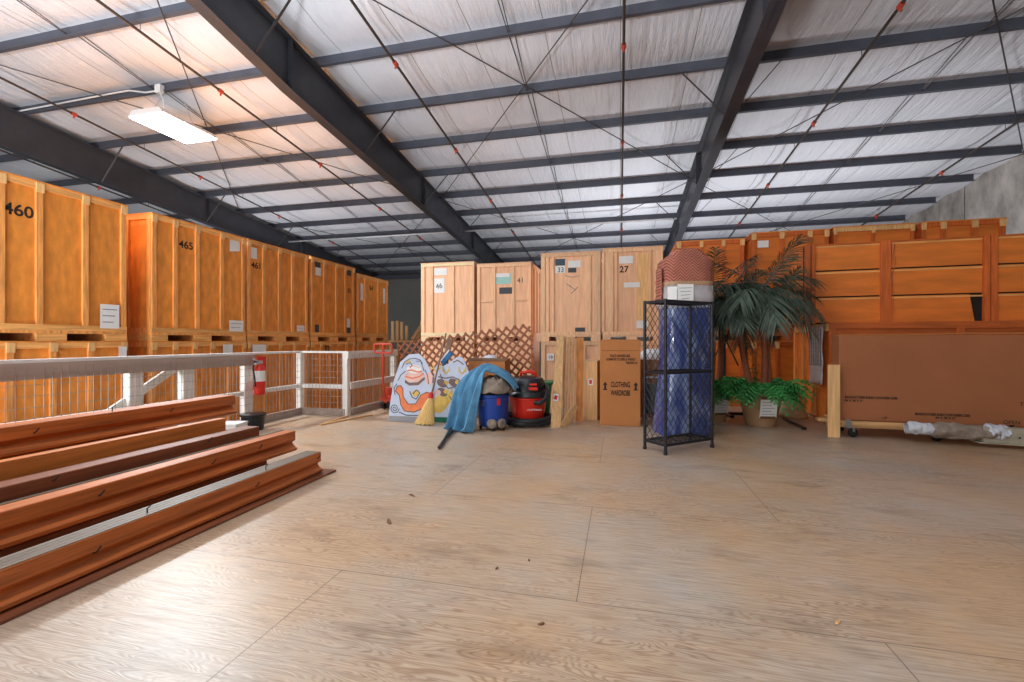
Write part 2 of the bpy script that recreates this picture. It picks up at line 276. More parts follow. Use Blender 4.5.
# ------------------------------------------------------------------ mesh builder
class MB:
    def __init__(s): s.v = []; s.f = []
    def add(s, verts, faces, M=None):
        n = len(s.v)
        for p in verts:
            p = Vector(p)
            s.v.append(tuple(M @ p) if M is not None else tuple(p))
        for f in faces: s.f.append(tuple(i + n for i in f))
        return s
    def box(s, x0, x1, y0, y1, z0, z1, M=None):
        v = [(x0, y0, z0), (x1, y0, z0), (x1, y1, z0), (x0, y1, z0), (x0, y0, z1), (x1, y0, z1), (x1, y1, z1), (x0, y1, z1)]
        return s.add(v, [(0, 3, 2, 1), (4, 5, 6, 7), (0, 1, 5, 4), (1, 2, 6, 5), (2, 3, 7, 6), (3, 0, 4, 7)], M)
    def bar(s, a, b, wx, wy, up=(0, 0, 1)):
        """rectangular bar from a to b; wx across, wy along the 'up' side"""
        a = Vector(a); b = Vector(b); d = b - a; L = d.length; d.normalize()
        u = Vector(up)
        if abs(d.dot(u)) > 0.98: u = Vector((0, 1, 0))
        x = d.cross(u).normalized(); y = x.cross(d).normalized()
        M = Matrix((x, d, y)).transposed().to_4x4(); M.translation = a
        return s.box(-wx / 2, wx / 2, 0, L, -wy / 2, wy / 2, M)
    def tube(s, pts, r, n=8, cap=True):
        pts = [Vector(p) for p in pts]; rs = r if isinstance(r, (list, tuple)) else [r] * len(pts)
        rings = []; prev = None
        for i, p in enumerate(pts):
            d = (pts[min(i + 1, len(pts) - 1)] - pts[max(i - 1, 0)]).normalized()
            if prev is None:
                u = Vector((0, 0, 1)) if abs(d.z) < 0.9 else Vector((1, 0, 0))
                x = d.cross(u).normalized()
            else:
                x = (prev - d * prev.dot(d)).normalized()
            prev = x; y = d.cross(x)
            rings.append([p + (x * math.cos(2 * math.pi * k / n) + y * math.sin(2 * math.pi * k / n)) * rs[i] for k in range(n)])
        v = [q for rg in rings for q in rg]; f = []
        for i in range(len(rings) - 1):
            for k in range(n):
                f.append((i * n + k, i * n + (k + 1) % n, (i + 1) * n + (k + 1) % n, (i + 1) * n + k))
        if cap:
            f.append(tuple(range(n - 1, -1, -1))); f.append(tuple((len(rings) - 1) * n + k for k in range(n)))
        return s.add(v, f)
    def lathe(s, prof, n=24, c=(0, 0, 0), sx=1, sy=1, M=None):
        v = []; f = []
        for (r, z) in prof:
            for k in range(n):
                a = 2 * math.pi * k / n
                v.append((c[0] + r * math.cos(a) * sx, c[1] + r * math.sin(a) * sy, c[2] + z))
        m = len(prof)
        for i in range(m - 1):
            for k in range(n):
                f.append((i * n + k, i * n + (k + 1) % n, (i + 1) * n + (k + 1) % n, (i + 1) * n + k))
        f.append(tuple(range(n - 1, -1, -1))); f.append(tuple((m - 1) * n + k for k in range(n)))
        return s.add(v, f, M)
    def prism(s, poly, y0, y1, M=None):
        """polygon in x-z, extruded along y"""
        n = len(poly)
        v = [(x, y0, z) for x, z in poly] + [(x, y1, z) for x, z in poly]
        f = [tuple(range(n)), tuple(range(2 * n - 1, n - 1, -1))]
        for i in range(n): f.append((i, (i + 1) % n + 0, (i + 1) % n + n, i + n)[::-1])
        return s.add(v, f, M)
    def grid(s, P):
        m = len(P); n = len(P[0]); v = [q for row in P for q in row]; f = []
        for i in range(m - 1):
            for j in range(n - 1): f.append((i * n + j, i * n + j + 1, (i + 1) * n + j + 1, (i + 1) * n + j))
        return s.add(v, f)
    def mesh(s, name):
        me = bpy.data.meshes.new(name); me.from_pydata(s.v, [], s.f); me.validate()
        bm = bmesh.new(); bm.from_mesh(me); bmesh.ops.recalc_face_normals(bm, faces=bm.faces); bm.to_mesh(me); bm.free()
        return me
    def build(s, name, m, parent=None, smooth=False, bevel=0.0, solid=0.0, sub=0, loc=None, label=None):
        me = s.mesh(name); me.materials.append(MATS[m])
        o = bpy.data.objects.new(name, me); C.objects.link(o)
        if parent is not None: o.parent = parent
        if loc is not None: o.location = loc
        if smooth:
            for p in me.polygons: p.use_smooth = True
        if solid:
            md = o.modifiers.new('solid', 'SOLIDIFY'); md.thickness = solid; md.offset = 0
        if sub:
            md = o.modifiers.new('sub', 'SUBSURF'); md.levels = sub; md.render_levels = sub
        if bevel:
            md = o.modifiers.new('bevel', 'BEVEL'); md.width = bevel; md.segments = 2; md.limit_method = 'ANGLE'
        if smooth and not sub:
            bm = bmesh.new(); bm.from_mesh(me)
            for e in bm.edges:
                if len(e.link_faces) == 2 and e.calc_face_angle(0) > R(42): e.smooth = False
            bm.to_mesh(me); bm.free()
        if label: o['label'] = label
        return o

def tag(o, label=None, cat=None, group=None, kind=None):
    if label: o['label'] = label
    if cat: o['category'] = cat
    if group: o['group'] = group
    if kind: o['kind'] = kind
    return o
def thing(name, loc, rz, label, cat, group=None):
    o = bpy.data.objects.new(name, None); C.objects.link(o); o.empty_display_size = 0.1
    o.location = loc; o.rotation_euler = (0, 0, rz)
    return tag(o, label, cat, group)
def struct(o): o['kind'] = 'structure'; return o
def copy_tree(o, parent=None):
    c = o.copy(); C.objects.link(c)
    if parent is not None: c.parent = parent
    for ch in list(o.children):
        copy_tree(ch, c)
    return c
def lettering(body, size, m, parent, loc, name='stencil_number', align='CENTER', rot=0.0, bold=0.0, extrude=0.0008, xs=1.0):
    cu = bpy.data.curves.new('lettering', 'FONT'); cu.body = body; cu.size = size; cu.align_x = align; cu.extrude = extrude; cu.offset = bold
    tmp = bpy.data.objects.new('tmp', cu)
    me = bpy.data.meshes.new_from_object(tmp)
    bpy.data.objects.remove(tmp); bpy.data.curves.remove(cu)
    me.transform(Matrix.Diagonal((xs, 1, 1, 1)))
    me.transform(Matrix.Rotation(R(90), 4, 'X') @ Matrix.Rotation(rot, 4, 'Z'))
    me.materials.clear(); me.materials.append(MATS[m]); me.name = name
    o = bpy.data.objects.new(name, me); C.objects.link(o); o.parent = parent; o.location = loc
    return o

# ------------------------------------------------------------------ the setting
YB, XL, XR, ZL = 22.6, -20.4, 9.62, -0.95
# deck of the mezzanine with its corner cut away beside the rail
poly = [(-5.28, -7.5), (9.6, -7.5), (9.6, 9.0), (1.1, 9.0), (1.1, 8.1), (-4.38, 8.1), (-4.38, 6.58), (-5.28, 6.58)]
mb = MB(); n = len(poly)
mb.add([(x, y, 0) for x, y in poly] + [(x, y, -0.24) for x, y in poly],
       [tuple(range(n)), tuple(range(2 * n - 1, n - 1, -1))] + [(i, i + n, (i + 1) % n + n, (i + 1) % n) for i in range(n)])
struct(mb.build('floor', 'floor'))
struct(MB().box(XL, XR, -7.5, YB, ZL - 0.2, ZL).build('floor_lower', 'ground_concrete'))
struct(MB().box(XR, XR + 0.25, -7.5, YB + 0.2, ZL - 0.2, 7.6).build('wall_right', 'concrete'))
struct(MB().box(XL, XR, YB, YB + 0.2, ZL - 0.2, 6.0).build('wall_back', 'back_wall_grey'))
struct(MB().box(XL - 0.2, XL, -7.5, YB + 0.2, ZL - 0.2, 7.6).build('wall_left', 'back_wall_grey'))
# faint joints and a pale patch on the concrete wall
mb = MB()
for yy in (8.2, 11.9, 15.6): mb.box(XR - 0.004, XR, yy, yy + 0.025, ZL, 6.3)
struct(mb.build('trim_1', 'slate_paper'))
mb = MB(); mb.lathe([(0.0, 0), (0.10, 0), (0.115, 0.006), (0.0, 0.006)], 12, M=Matrix.Translation((XR - 0.004, 10.4, 4.0)) @ Matrix.Rotation(R(-90), 4, 'Y'))
struct(mb.build('trim_2', 'white_paper'))

# insulation blankets under the roof
PUR0, PUR = 7.33, 1.52
YS = [PUR0 + PUR * k for k in range(-9, 11)]
NX, NY = 300, 330
rnd = random.Random(3)
ph = [(rnd.uniform(0.5, 2.2), rnd.uniform(0, 6.28), rnd.uniform(0.15, 0.9), rnd.uniform(0, 6.28), rnd.uniform(0.3, 1)) for _ in range(9)]
P = []
for i in range(NX + 1):
    x = XL + (XR - XL) * i / NX; row = []
    for j in range(NY + 1):
        y = -7.5 + (YB + 7.5) * j / NY
        t = ((y - PUR0) / PUR) % 1.0
        wv = sum(a * math.sin(kx * x * 2.2 + px_) * math.sin(ky * y * 1.5 + py_) for kx, px_, ky, py_, a in ph) / 5
        s = math.sin(math.pi * t)
        sx = ((x / 1.24) % 1.0); crease = math.exp(-(min(sx, 1 - sx) / 0.05) ** 2)
        z = roof(y) + 0.205 - s * (0.075 + 0.03 * wv - 0.02 * crease)
        row.append((x, y, z))
    P.append(row)
struct(MB().grid(P).build('ceiling', 'insulation', smooth=True))
struct(MB().add([(XL, -7.5, roof(-7.5) + 0.3), (XR, -7.5, roof(-7.5) + 0.3), (XR, YB + 0.2, roof(YB + 0.2) + 0.3), (XL, YB + 0.2, roof(YB + 0.2) + 0.3)], [(0, 1, 2, 3)]).build('roof', 'purlin_steel', solid=0.03))

# purlins: Z sections carried on the rafters
for y in YS:
    z = roof(y)
    prof = [(-0.07, 0), (0.004, 0), (0.004, 0.196), (0.07, 0.196), (0.07, 0.203), (-0.008, 0.203), (-0.008, 0.008), (-0.064, 0.008), (-0.064, 0.026), (-0.07, 0.026)]
    mb = MB(); m_ = len(prof)
    mb.add([(XL, y + a, z + b) for a, b in prof] + [(9.40, y + a, z + b) for a, b in prof],
           [tuple(range(m_)), tuple(range(2 * m_ - 1, m_ - 1, -1))] + [(i, (i + 1) % m_, (i + 1) % m_ + m_, i + m_) for i in range(m_)])
    struct(mb.build('roof_purlin', 'purlin_steel'))

# rafters: tapered plate girders, with stiffeners and flange braces
RAF = [1.94, -5.52, -13.1]
def depth(y): 
    pts = [(-8, 0.55), (4.9, 0.80), (6.6, 0.90), (16.4, 0.76), (23, 0.68)]
    for (a, da), (b, db) in zip(pts, pts[1:]):
        if a <= y <= b: return da + (db - da) * (y - a) / (b - a)
    return 0.7
for ri, x in enumerate(RAF):
    ys = [-7.5, 4.9, 6.6, 16.4, YB]
    root = bpy.data.objects.new('roof_beam', None); C.objects.link(root); root.location = (x, 0, 0); struct(root)
    web = MB(); fl = MB()
    for a, b in zip(ys, ys[1:]):
        za, zb = roof(a), roof(b); da, db = depth(a), depth(b)
        web.add([(-0.006, a, za - da), (0.006, a, za - da), (0.006, a, za), (-0.006, a, za), (-0.006, b, zb - db), (0.006, b, zb - db), (0.006, b, zb), (-0.006, b, zb)],
                [(0, 1, 2, 3), (7, 6, 5, 4), (0, 4, 5, 1), (1, 5, 6, 2), (2, 6, 7, 3), (3, 7, 4, 0)])
        for k, (d1, d2) in enumerate(((da, db), (0.012, 0.012))):
            hw = 0.105
            fl.add([(-hw, a, za - d1), (hw, a, za - d1), (hw, a, za - d1 + 0.014), (-hw, a, za - d1 + 0.014), (-hw, b, zb - d2), (hw, b, zb - d2), (hw, b, zb - d2 + 0.014), (-hw, b, zb - d2 + 0.014)],
                   [(0, 1, 2, 3), (7, 6, 5, 4), (0, 4, 5, 1), (1, 5, 6, 2), (2, 6, 7, 3), (3, 7, 4, 0)])
    web.build('web', 'rafter_steel', root); fl.build('flange', 'rafter_steel', root)
    for y in (6.6, 12.0, 16.4):
        MB().box(-0.1, 0.1, y - 0.006, y + 0.006, roof(y) - depth(y), roof(y)).build('stiffener', 'rafter_steel', root)
    for k, y in enumerate(YS):
        if k % 2 == (0 if ri != 1 else 0) and y > 3:
            for sgn in (-1, 1):
                zt = roof(y) + 0.03
                MB().bar((sgn * 0.08, y, roof(y) - depth(y) + 0.02), (sgn * 0.85, y - 0.02, zt), 0.035, 0.012).build('flange_brace', 'rod_steel', root)
# rod bracing in the roof, bay by bay
bays = [(-5.52, 1.94), (1.94, 9.4), (-13.1, -5.52)]
for (xa, xb) in bays:
    for (ya, yb) in ((3.7, 13.35), (13.35, 22.4)):
        for (p, q) in (((xa, ya), (xb, yb)), ((xb, ya), (xa, yb))):
            m_ = MB().tube([(p[0], p[1], roof(p[1]) - 0.04), (q[0], q[1], roof(q[1]) - 0.04)], 0.011, 6)
            struct(m_.build('roof_brace_rod', 'rod_steel'))
# sag rods at mid bay
for xm in (-1.8, 5.67, -9.25):
    for dx in (-0.05, 0.06):
        mb = MB()
        for a, b in zip(YS, YS[1:]):
            if a < 1: continue
            mb.tube([(xm + dx, a, roof(a) + 0.17), (xm + dx * 0.2, b, roof(b) + 0.03)], 0.008, 5)
        struct(mb.build('roof_sag_rod', 'rod_steel'))
# a long light conduit strip near the back, below the purlins
struct(MB().tube([(-13.0, 15.6, roof(15.6) - 0.30), (1.8, 15.6, roof(15.6) - 0.30)], 0.03, 6).build('roof_conduit', 'galvanised'))
struct(MB().box(XL, 9.4, YB - 0.25, YB - 0.1, roof(YB) - 0.25, roof(YB) - 0.05).build('roof_eave_strut', 'purlin_steel'))

# sprinkler pipes down the slope
PIPES = [(8.05, 'thin sprinkler pipe hung nearest the concrete wall, with red couplings'),
         (4.0, 'thin sprinkler pipe above the tall framed crate and the potted palms'),
         (0.06, 'thin sprinkler pipe running straight away above the middle of the floor'),
         (-3.9, 'thin sprinkler pipe just to the right of the middle dark girder'),
         (-7.7, 'thin sprinkler pipe between the lit lamp and the middle dark girder'),
         (-11.6, 'thin sprinkler pipe between the lit lamp and the far left girder'),
         (-15.4, 'thin sprinkler pipe beyond the far left girder, above the crates')]
for x, lab in PIPES:
    t = thing('sprinkler_pipe', (x, 0, 0), 0, lab, 'pipe', 'sprinkler pipes under the roof')
    ya, yb = 1.5, 22.0
    MB().tube([(0, ya, roof(ya) - 0.13), (0, yb, roof(yb) - 0.13)], 0.024, 8).build('pipe', 'pipe_steel', t, smooth=True)
    for k in range(5):
        y = 4.3 + k * 3.05 + (0.4 if x > 0 else 0)
        MB().tube([(0, y - 0.045, roof(y) - 0.126), (0, y + 0.045, roof(y) - 0.134)], 0.042, 8).build('coupling', 'coupling_red', t, smooth=True, label='red coupling')
        MB().tube([(0, y, roof(y) - 0.17), (0, y, roof(y) - 0.22)], [0.014, 0.02], 6).build('sprinkler_head', 'coupling_red', t)
    for k in range(0, 12, 2):
        y = YS[4] + k * PUR
        if y < 21: MB().tube([(0, y, roof(y) - 0.11), (0, y, roof(y) + 0.03)], 0.006, 5).build('hanger_rod', 'rod_steel', t)

# the lit high-bay lamp with its feed conduit
lx, ly = -9.07, 7.55
lz = roof(ly) - 0.55
t = thing('ceiling_light', (lx, ly, lz), 0, 'bright white rectangular high-bay lamp hanging under the roof', 'lamp')
MB().prism([(-0.44, -0.06), (0.44, -0.06), (0.34, 0.05), (-0.34, 0.05)], -0.62, 0.62).build('reflector', 'white_enamel', t)
MB().box(-0.415, 0.415, -0.6, 0.6, -0.085, -0.062).build('diffuser', 'lamp_glow', t)
for sy in (-0.5, 0.5): MB().tube([(0, sy, 0.05), (0, sy * 0.4, 0.6)], 0.006, 5).build('hanger_wire', 'galvanised', t)
t = thing('conduit', (0, 7.24, 0), 0, 'white electrical conduit along a purlin ending in a box above the lamp', 'conduit')
MB().tube([(-14.0, 0, roof(7.3) + 0.03), (-10.2, 0, roof(7.3) + 0.10), (-9.9, 0, roof(7.3) + 0.10), (-9.45, 0, roof(7.3) + 0.0), (-9.12, 0, roof(7.3) + 0.0)], 0.016, 6).build('conduit_run', 'white_enamel', t)
MB().box(-9.16, -9.02, -0.05, 0.04, roof(7.3) - 0.06, roof(7.3) + 0.1).build('junction_box', 'white_enamel', t)
MB().tube([(-9.07, 0, roof(7.3) - 0.06), (-9.02, 0.02, roof(7.3) - 0.2), (-9.1, 0.1, roof(7.3) - 0.3), (-9.07, 0.2, roof(7.3) - 0.5)], 0.01, 6).build('cord', 'white_enamel', t)

# ------------------------------------------------------------------ storage crates
def paper(t, x, z, wd, h, m='white_paper', y=-0.004, lines=0, rot=0.0, torn=0.0):
    M = Matrix.Translation((x, y, z)) @ Matrix.Rotation(rot, 4, 'Y')
    pts = [(-wd / 2, -h / 2), (wd / 2, -h / 2 + torn), (wd / 2, h / 2), (-wd / 2, h / 2 - torn * 0.5)]
    o = MB().prism(pts, -0.0012, 0.0012, M).build('paper_label', m, t, label={'white_paper': 'white paper label', 'slate_blue_paper': 'dark blue paper label', 'slate_paper': 'dark grey paper label', 'aqua_paper': 'pale green paper label'}.get(m))
    if lines:
        mb = MB()
        for k in range(lines):
            zz = h / 2 - h * (k + 0.8) / (lines + 0.8)
            mb.box(-wd * 0.38, wd * (0.38 - 0.2 * ((k * 7) % 3) / 2), -0.0022, -0.0013, zz - h * 0.018, zz + h * 0.018, M)
        q = mb.build('print', 'grey_print', o)
    return o

def crate(label, loc, rz, W, Dp, H, battens, ply='amber_ply', wood='amber_wood', railm='amber_wood', group=None, side=None, slots=None, braces=(), end_caps=True, name='storage_crate', rail_top=0.10, botm=None):
    t = thing(name, loc, rz, label, 'crate', group)
    slots = slots or [(W * 0.14, W * 0.40), (W * 0.58, W * 0.84)]
    edges = [0] + [q for s_ in slots for q in s_] + [W]
    for a, b in zip(edges[0::2], edges[1::2]):
        MB().box(a, b, 0.0, Dp, 0, 0.105).build('skid', railm, t)
    MB().box(0, W, 0.005, Dp, 0.105, 0.145).build('deck_board', wood, t)
    MB().box(0.03, W - 0.03, 0.035, Dp - 0.03, 0.145, H - 0.02).build('plywood_box', ply, t)
    MB().box(0, W, 0.0, 0.036, H - rail_top, H - 0.018).build('top_rail', railm, t)
    MB().box(0, W, 0.0, 0.036, 0.145, 0.225).build('bottom_rail', botm or railm, t)
    for (bx, bw) in battens:
        MB().box(bx, bx + bw, 0.002, 0.036, 0.225, H - rail_top).build('batten', wood, t, bevel=0.003)
        if end_caps:
            MB().box(bx - 0.006, bx + bw + 0.006, -0.012, 0.0, H - rail_top - 0.05, H - 0.022).build('end_block', 'bright_wood', t)
    MB().box(-0.012, W + 0.012, -0.01, Dp + 0.01, H - 0.018, H).build('lid', 'amber_ply' if ply != 'pale_ply' else 'pale_ply', t)
    for s_ in (side or ''):
        xa, xb = ((-0.002, 0.032) if s_ == 'L' else (W - 0.032, W + 0.002))
        for yy in (0.036, Dp * 0.34, Dp * 0.66, Dp - 0.1):
            MB().box(xa, xb, yy, yy + 0.08, 0.225, H - 0.1).build('side_batten', wood, t)
        MB().box(xa, xb, 0.036, Dp, H - 0.1, H - 0.018).build('side_rail', wood, t)
        MB().box(xa, xb, 0.036, Dp, 0.145, 0.225).build('side_rail', wood, t)
    for (xa, xb, z) in braces:
        MB().box(xa, xb, 0.004, 0.034, z - 0.025, z + 0.025).build('cross_batten', wood, t)
    return t

HB = 1.2
def yx(px, X=-7.6): return on_x(px, 340, X).y
GL = 'crates of the tall row past the white rail'
even = lambda W, n, bw=0.075: [(k * (W - bw) / n, bw) for k in range(n + 1)]
# upper row, near to far; fronts face +x
rows = [(yx(-45), yx(127), 2.15, (-43, 1.5, 40, 86, 124), 'the crate stencilled 460, nearest of the upper row past the rail', 'SL'),
        (yx(152), yx(246), 2.15, (154.5, 176, 198, 222.5, 244), 'orange plywood crate stencilled 465, second of the upper row', 'L'),
        (yx(248), yx(309), 2.15, (249.3, 264.5, 280, 293, 307), 'orange plywood crate stencilled 461, third of the upper row', 'L'),
        (yx(311), yx(355), 2.15, (312.5, 325, 337, 346, 354), 'orange plywood crate stencilled 52, fourth of the upper row', 'L'),
        (yx(357.5), yx(388.5), 2.02, (359, 365.3, 378.5, 387.5), 'orange plywood crate stencilled 54, lower and last of the upper row', 'L')]
tops = []
for (a, b, H, nb, lab, sd) in rows:
    W = b - a
    tops.append(crate('orange plywood crate, ' + lab if lab.startswith('the') else lab, (-7.6, a, HB), R(90), W, 1.5, H, [(min(max(0, yx(p) - a - 0.037), W - 0.075), 0.075) for p in nb], side='L', railm='amber_wood_x'))
def lx_(i, px): return yx(px) - rows[i][0]
def lz_(px, py): return on_x(px, py, -7.6).z - HB
def put_num(t, i, body, px0, py, size):
    lettering(body, size, 'ink', t, (lx_(i, px0), 0.033, lz_(px0, py)), bold=0.004)
put_num(tops[0], 0, '460', 20.5, 215, 0.21)
put_num(tops[1], 1, '465', 187.7, 248, 0.185)
put_num(tops[2], 2, '461', 257.8, 268, 0.185)
put_num(tops[3], 3, '52', 350.3, 292, 0.16)
put_num(tops[4], 4, '54', 372, 290, 0.21)
def put_paper(t, i, px0, py0, px1, py1, m='white_paper', y=0.031, **k):
    a, b = lx_(i, px0), lx_(i, px1); pc = (px0 + px1) / 2
    za, zb = lz_(pc, py1), lz_(pc, py0)
    paper(t, (a + b) / 2, (za + zb) / 2, abs(b - a), zb - za, m, y, **k)
put_paper(tops[0], 0, 100, 304, 119, 328, lines=3, y=-0.004)
put_paper(tops[1], 1, 231, 239, 241, 252, torn=0.05)
put_paper(tops[1], 1, 229, 320, 243, 331, y=-0.006, lines=2)
put_paper(tops[2], 2, 252, 247, 258, 258)
put_paper(tops[2], 2, 298, 325, 305.5, 334, lines=2)
put_paper(tops[3], 3, 316, 259, 321.5, 267, 'slate_paper'); put_paper(tops[3], 3, 316.5, 267, 322, 275)
put_paper(tops[3], 3, 347, 318, 351, 327); put_paper(tops[3], 3, 316, 324, 320, 332, 'slate_paper'); put_paper(tops[3], 3, 347.5, 327, 351.5, 333, 'slate_paper')
put_paper(tops[3], 3, 347, 268, 352, 275, 'slate_paper')
put_paper(tops[4], 4, 361.5, 283, 364, 300); put_paper(tops[4], 4, 384, 288, 386, 303)
names = ['first', 'second', 'third', 'fourth', 'last']
lows = []
for i, (a, b, H, nb, lab, sd) in enumerate(rows):
    W = b - a
    lows.append(crate('orange plywood crate seen through the rail mesh, lower row, ' + ('nearest', 'second', 'third', 'fourth', 'farthest')[i] + ' one',
                      (-7.6, a, ZL), R(90), W, 1.5, 2.15, even(W, 4 + (i % 2)), side='L', railm='amber_wood_x'))
def put_low(i, px0, py0, px1, py1, m='white_paper', **k):
    a, b = lx_(i, px0), lx_(i, px1); pc = (px0 + px1) / 2
    za, zb = on_x(pc, py1, -7.6).z - ZL, on_x(pc, py0, -7.6).z - ZL
    paper(lows[i], (a + b) / 2, (za + zb) / 2, abs(b - a), zb - za, m, -0.014, **k)
put_low(1, 222.5, 344, 232, 354); put_low(2, 252, 344, 265.5, 353); put_low(0, 118, 346, 126, 357)
lettering('52', 0.22, 'ink', lows[3], (lx_(3, 327), -0.006, on_x(327, 351, -7.6).z - ZL), bold=0.006)

# rows at the back: fronts face -y
def back_crate(label, pxa, pxb, Y, H, battens_px, z0=HB, **k):
    xa, xb = on_y(pxa, 340, Y).x, on_y(pxb, 340, Y).x
    bt = [(on_y(p, 340, Y).x - xa, on_y(q, 340, Y).x - on_y(p, 340, Y).x) for p, q in battens_px]
    t = crate(label, (xa, Y, z0), 0, xb - xa, 1.5, H, bt, **k)
    return t, (lambda px, py: (on_y(px, py, Y).x - xa, on_y(px, py, Y).z - z0))
PK = dict(ply='pale_ply', wood='pale_wood', railm='pale_wood', end_caps=False)
b1, q1 = back_crate('pale plywood crate with a white paper numbered 46 and cream bottom rail', 421, 474, 11.62, 2.16, [(421, 424.5), (430, 433), (451.5, 454), (471.5, 474)], side='R', botm='cream_wood', **{**PK, 'railm': 'cream_wood'})
x, z = q1(440, 271); paper(b1, x, z, 0.38, 0.19, y=0.030); x, z = q1(439, 285); paper(b1, x, z, 0.30, 0.4, y=0.029); lettering('46', 0.2, 'ink', b1, (x, 0.026, z - 0.08), rot=0.15)
b2, q2 = back_crate('pale plywood crate with a pale green paper, short and marked 41', 477, 531, 11.62, 2.08, [(477, 480), (493, 495.5), (512, 514.5), (528, 531)], side='R', **PK,
                    braces=[(0.10, 0.42, 1.07), (1.06, 1.36, 1.09)])
x, z = q2(503, 278.5); paper(b2, x, z, 0.42, 0.26, 'aqua_paper', y=0.026); x, z = q2(502, 274.5); paper(b2, x, z, 0.40, 0.10, y=0.023); x, z = q2(505.5, 290); paper(b2, x, z, 0.36, 0.17, 'slate_paper', y=0.029)
x, z = q2(520.5, 282); lettering('41', 0.19, 'ink', b2, (x, 0.033, z), rot=0.1)
b3, q3 = back_crate('pale plywood crate numbered 33 on a white card beside pencil scribbles', 541, 600.5, 11.03, 2.17, [(541, 545), (546, 549), (552, 554), (587, 591), (594, 600.5)], **PK)
for (pa, pb, ya, yb, mm, yy) in ((555, 565, 258, 265, 'slate_blue_paper', 0.030), (555, 565, 265, 272.5, 'white_paper', 0.028), (568, 580.5, 259.5, 267, 'white_paper', 0.030), (568, 576, 267, 272, 'slate_paper', 0.028), (575, 585, 327, 333.5, 'slate_paper', 0.028)):
    xa, za = q3(pa, yb); xb, zb = q3(pb, ya); paper(b3, (xa + xb) / 2, (za + zb) / 2, xb - xa, zb - za, mm, yy)
x, z = q3(560.5, 271.5); lettering('33', 0.17, 'ink', b3, (x, 0.024, z))
mb = MB()
for (xa, ya, xb, yb) in ((565, 275, 572, 276.5), (572, 276.5, 579, 275), (566, 283, 571, 286), (569, 285, 575, 289), (571, 293, 578, 286)):
    p, q = q3(xa, ya), q3(xb, yb); mb.bar((p[0], 0.032, p[1]), (q[0], 0.032, q[1]), 0.012, 0.012)
mb.build('scribble', 'grey_print', b3)
b4, q4 = back_crate('pale plywood crate stencilled 27 with upright planks and white papers', 602.6, 663, 11.03, 2.22, [(602, 604.5), (606, 613.5), (616, 617.5), (649, 651.5), (654, 663)], side='', **PK)
xa, za = q4(637, 320); xb, zb = q4(649, 252); MB().box(xa, xb, 0.02, 0.036, 0.3, zb).build('plank', 'bright_wood', b4)
for (pa, pb, ya, yb) in ((619, 633, 255, 263), (624, 640, 281.5, 287), (636.5, 648, 320, 328)):
    xa, za = q4(pa, yb); xb, zb = q4(pb, ya); paper(b4, (xa + xb) / 2, (za + zb) / 2, xb - xa, zb - za, y=0.016 if pa > 620 else 0.031)
x, z = q4(624, 271.5); lettering('27', 0.21, 'ink', b4, (x, 0.032, z), bold=0.004)
DK = dict(ply='red_ply', wood='red_wood', railm='red_wood')
b5, q5 = back_crate('orange crate standing behind the quilt-wrapped furniture and rear palm', 677, 744.5, 10.3, 2.15, [(677, 681), (700, 703), (722, 725), (740.5, 744.5)], **DK)
b6, q6 = back_crate('orange crate with a white paper, behind the larger palm crown', 752, 829, 9.95, 2.18, [(752, 756), (780, 784), (808, 812), (825, 829)], side='L', **DK)
xa, za = q6(758, 247); xb, zb = q6(769, 239.5); paper(b6, (xa + xb) / 2, (za + zb) / 2, xb - xa, zb - za, y=0.028)
b7, q7 = back_crate('orange crate with yellow-speckled top rail peeking over the tall framed crate', 834, 914.5, 9.95, 2.21, [(834, 837), (872, 875), (911, 914.5)], ply='red_ply', wood='red_wood', railm='bright_wood')
b8, q8 = back_crate('orange crate nearest the concrete wall, peeking over the tall framed crate', 922, 1006, 9.95, 2.22, [(922, 926), (941, 946), (972, 978), (1000, 1006)], side='L', **DK)
# lower crates of the back rows
lowb = []
for (pa, pb, Y, lab, kk) in ((421, 474, 11.62, 'pale plywood crate under the crate with the number 46 paper', PK), (477, 531, 11.62, 'pale plywood crate behind the lattice, under the crate marked 41', PK),
                         (541, 600.5, 11.03, 'pale plywood crate behind the leaning planks, under the crate numbered 33', PK), (602.6, 663, 11.03, 'pale plywood crate behind the wardrobe carton, under crate 27', PK),
                         (677, 744.5, 10.3, 'orange crate behind the black stand and rear palm pot, lower level', DK), (752, 829, 9.95, 'orange crate low behind the larger palm pot', DK),
                         (834, 914.5, 9.95, 'orange crate hidden low behind the framed crates', DK), (922, 1006, 9.95, 'orange crate hidden low beside the concrete wall', DK)):
    t_, q_ = back_crate(lab, pa, pb, Y, 2.15, [(pa, pa + 4), (pa + (pb - pa) * .3, pa + (pb - pa) * .3 + 4), (pa + (pb - pa) * .68, pa + (pb - pa) * .68 + 4), (pb - 4, pb)], z0=ZL, **kk)
    lowb.append((t_, q_))
t_, q_ = lowb[2]; xa, za = q_(547, 360); xb, zb = q_(554, 353); paper(t_, (xa + xb) / 2, (za + zb) / 2, xb - xa, zb - za, y=-0.014); lettering('19', 0.12, 'ink', t_, ((xa + xb) / 2, -0.018, za + 0.04))

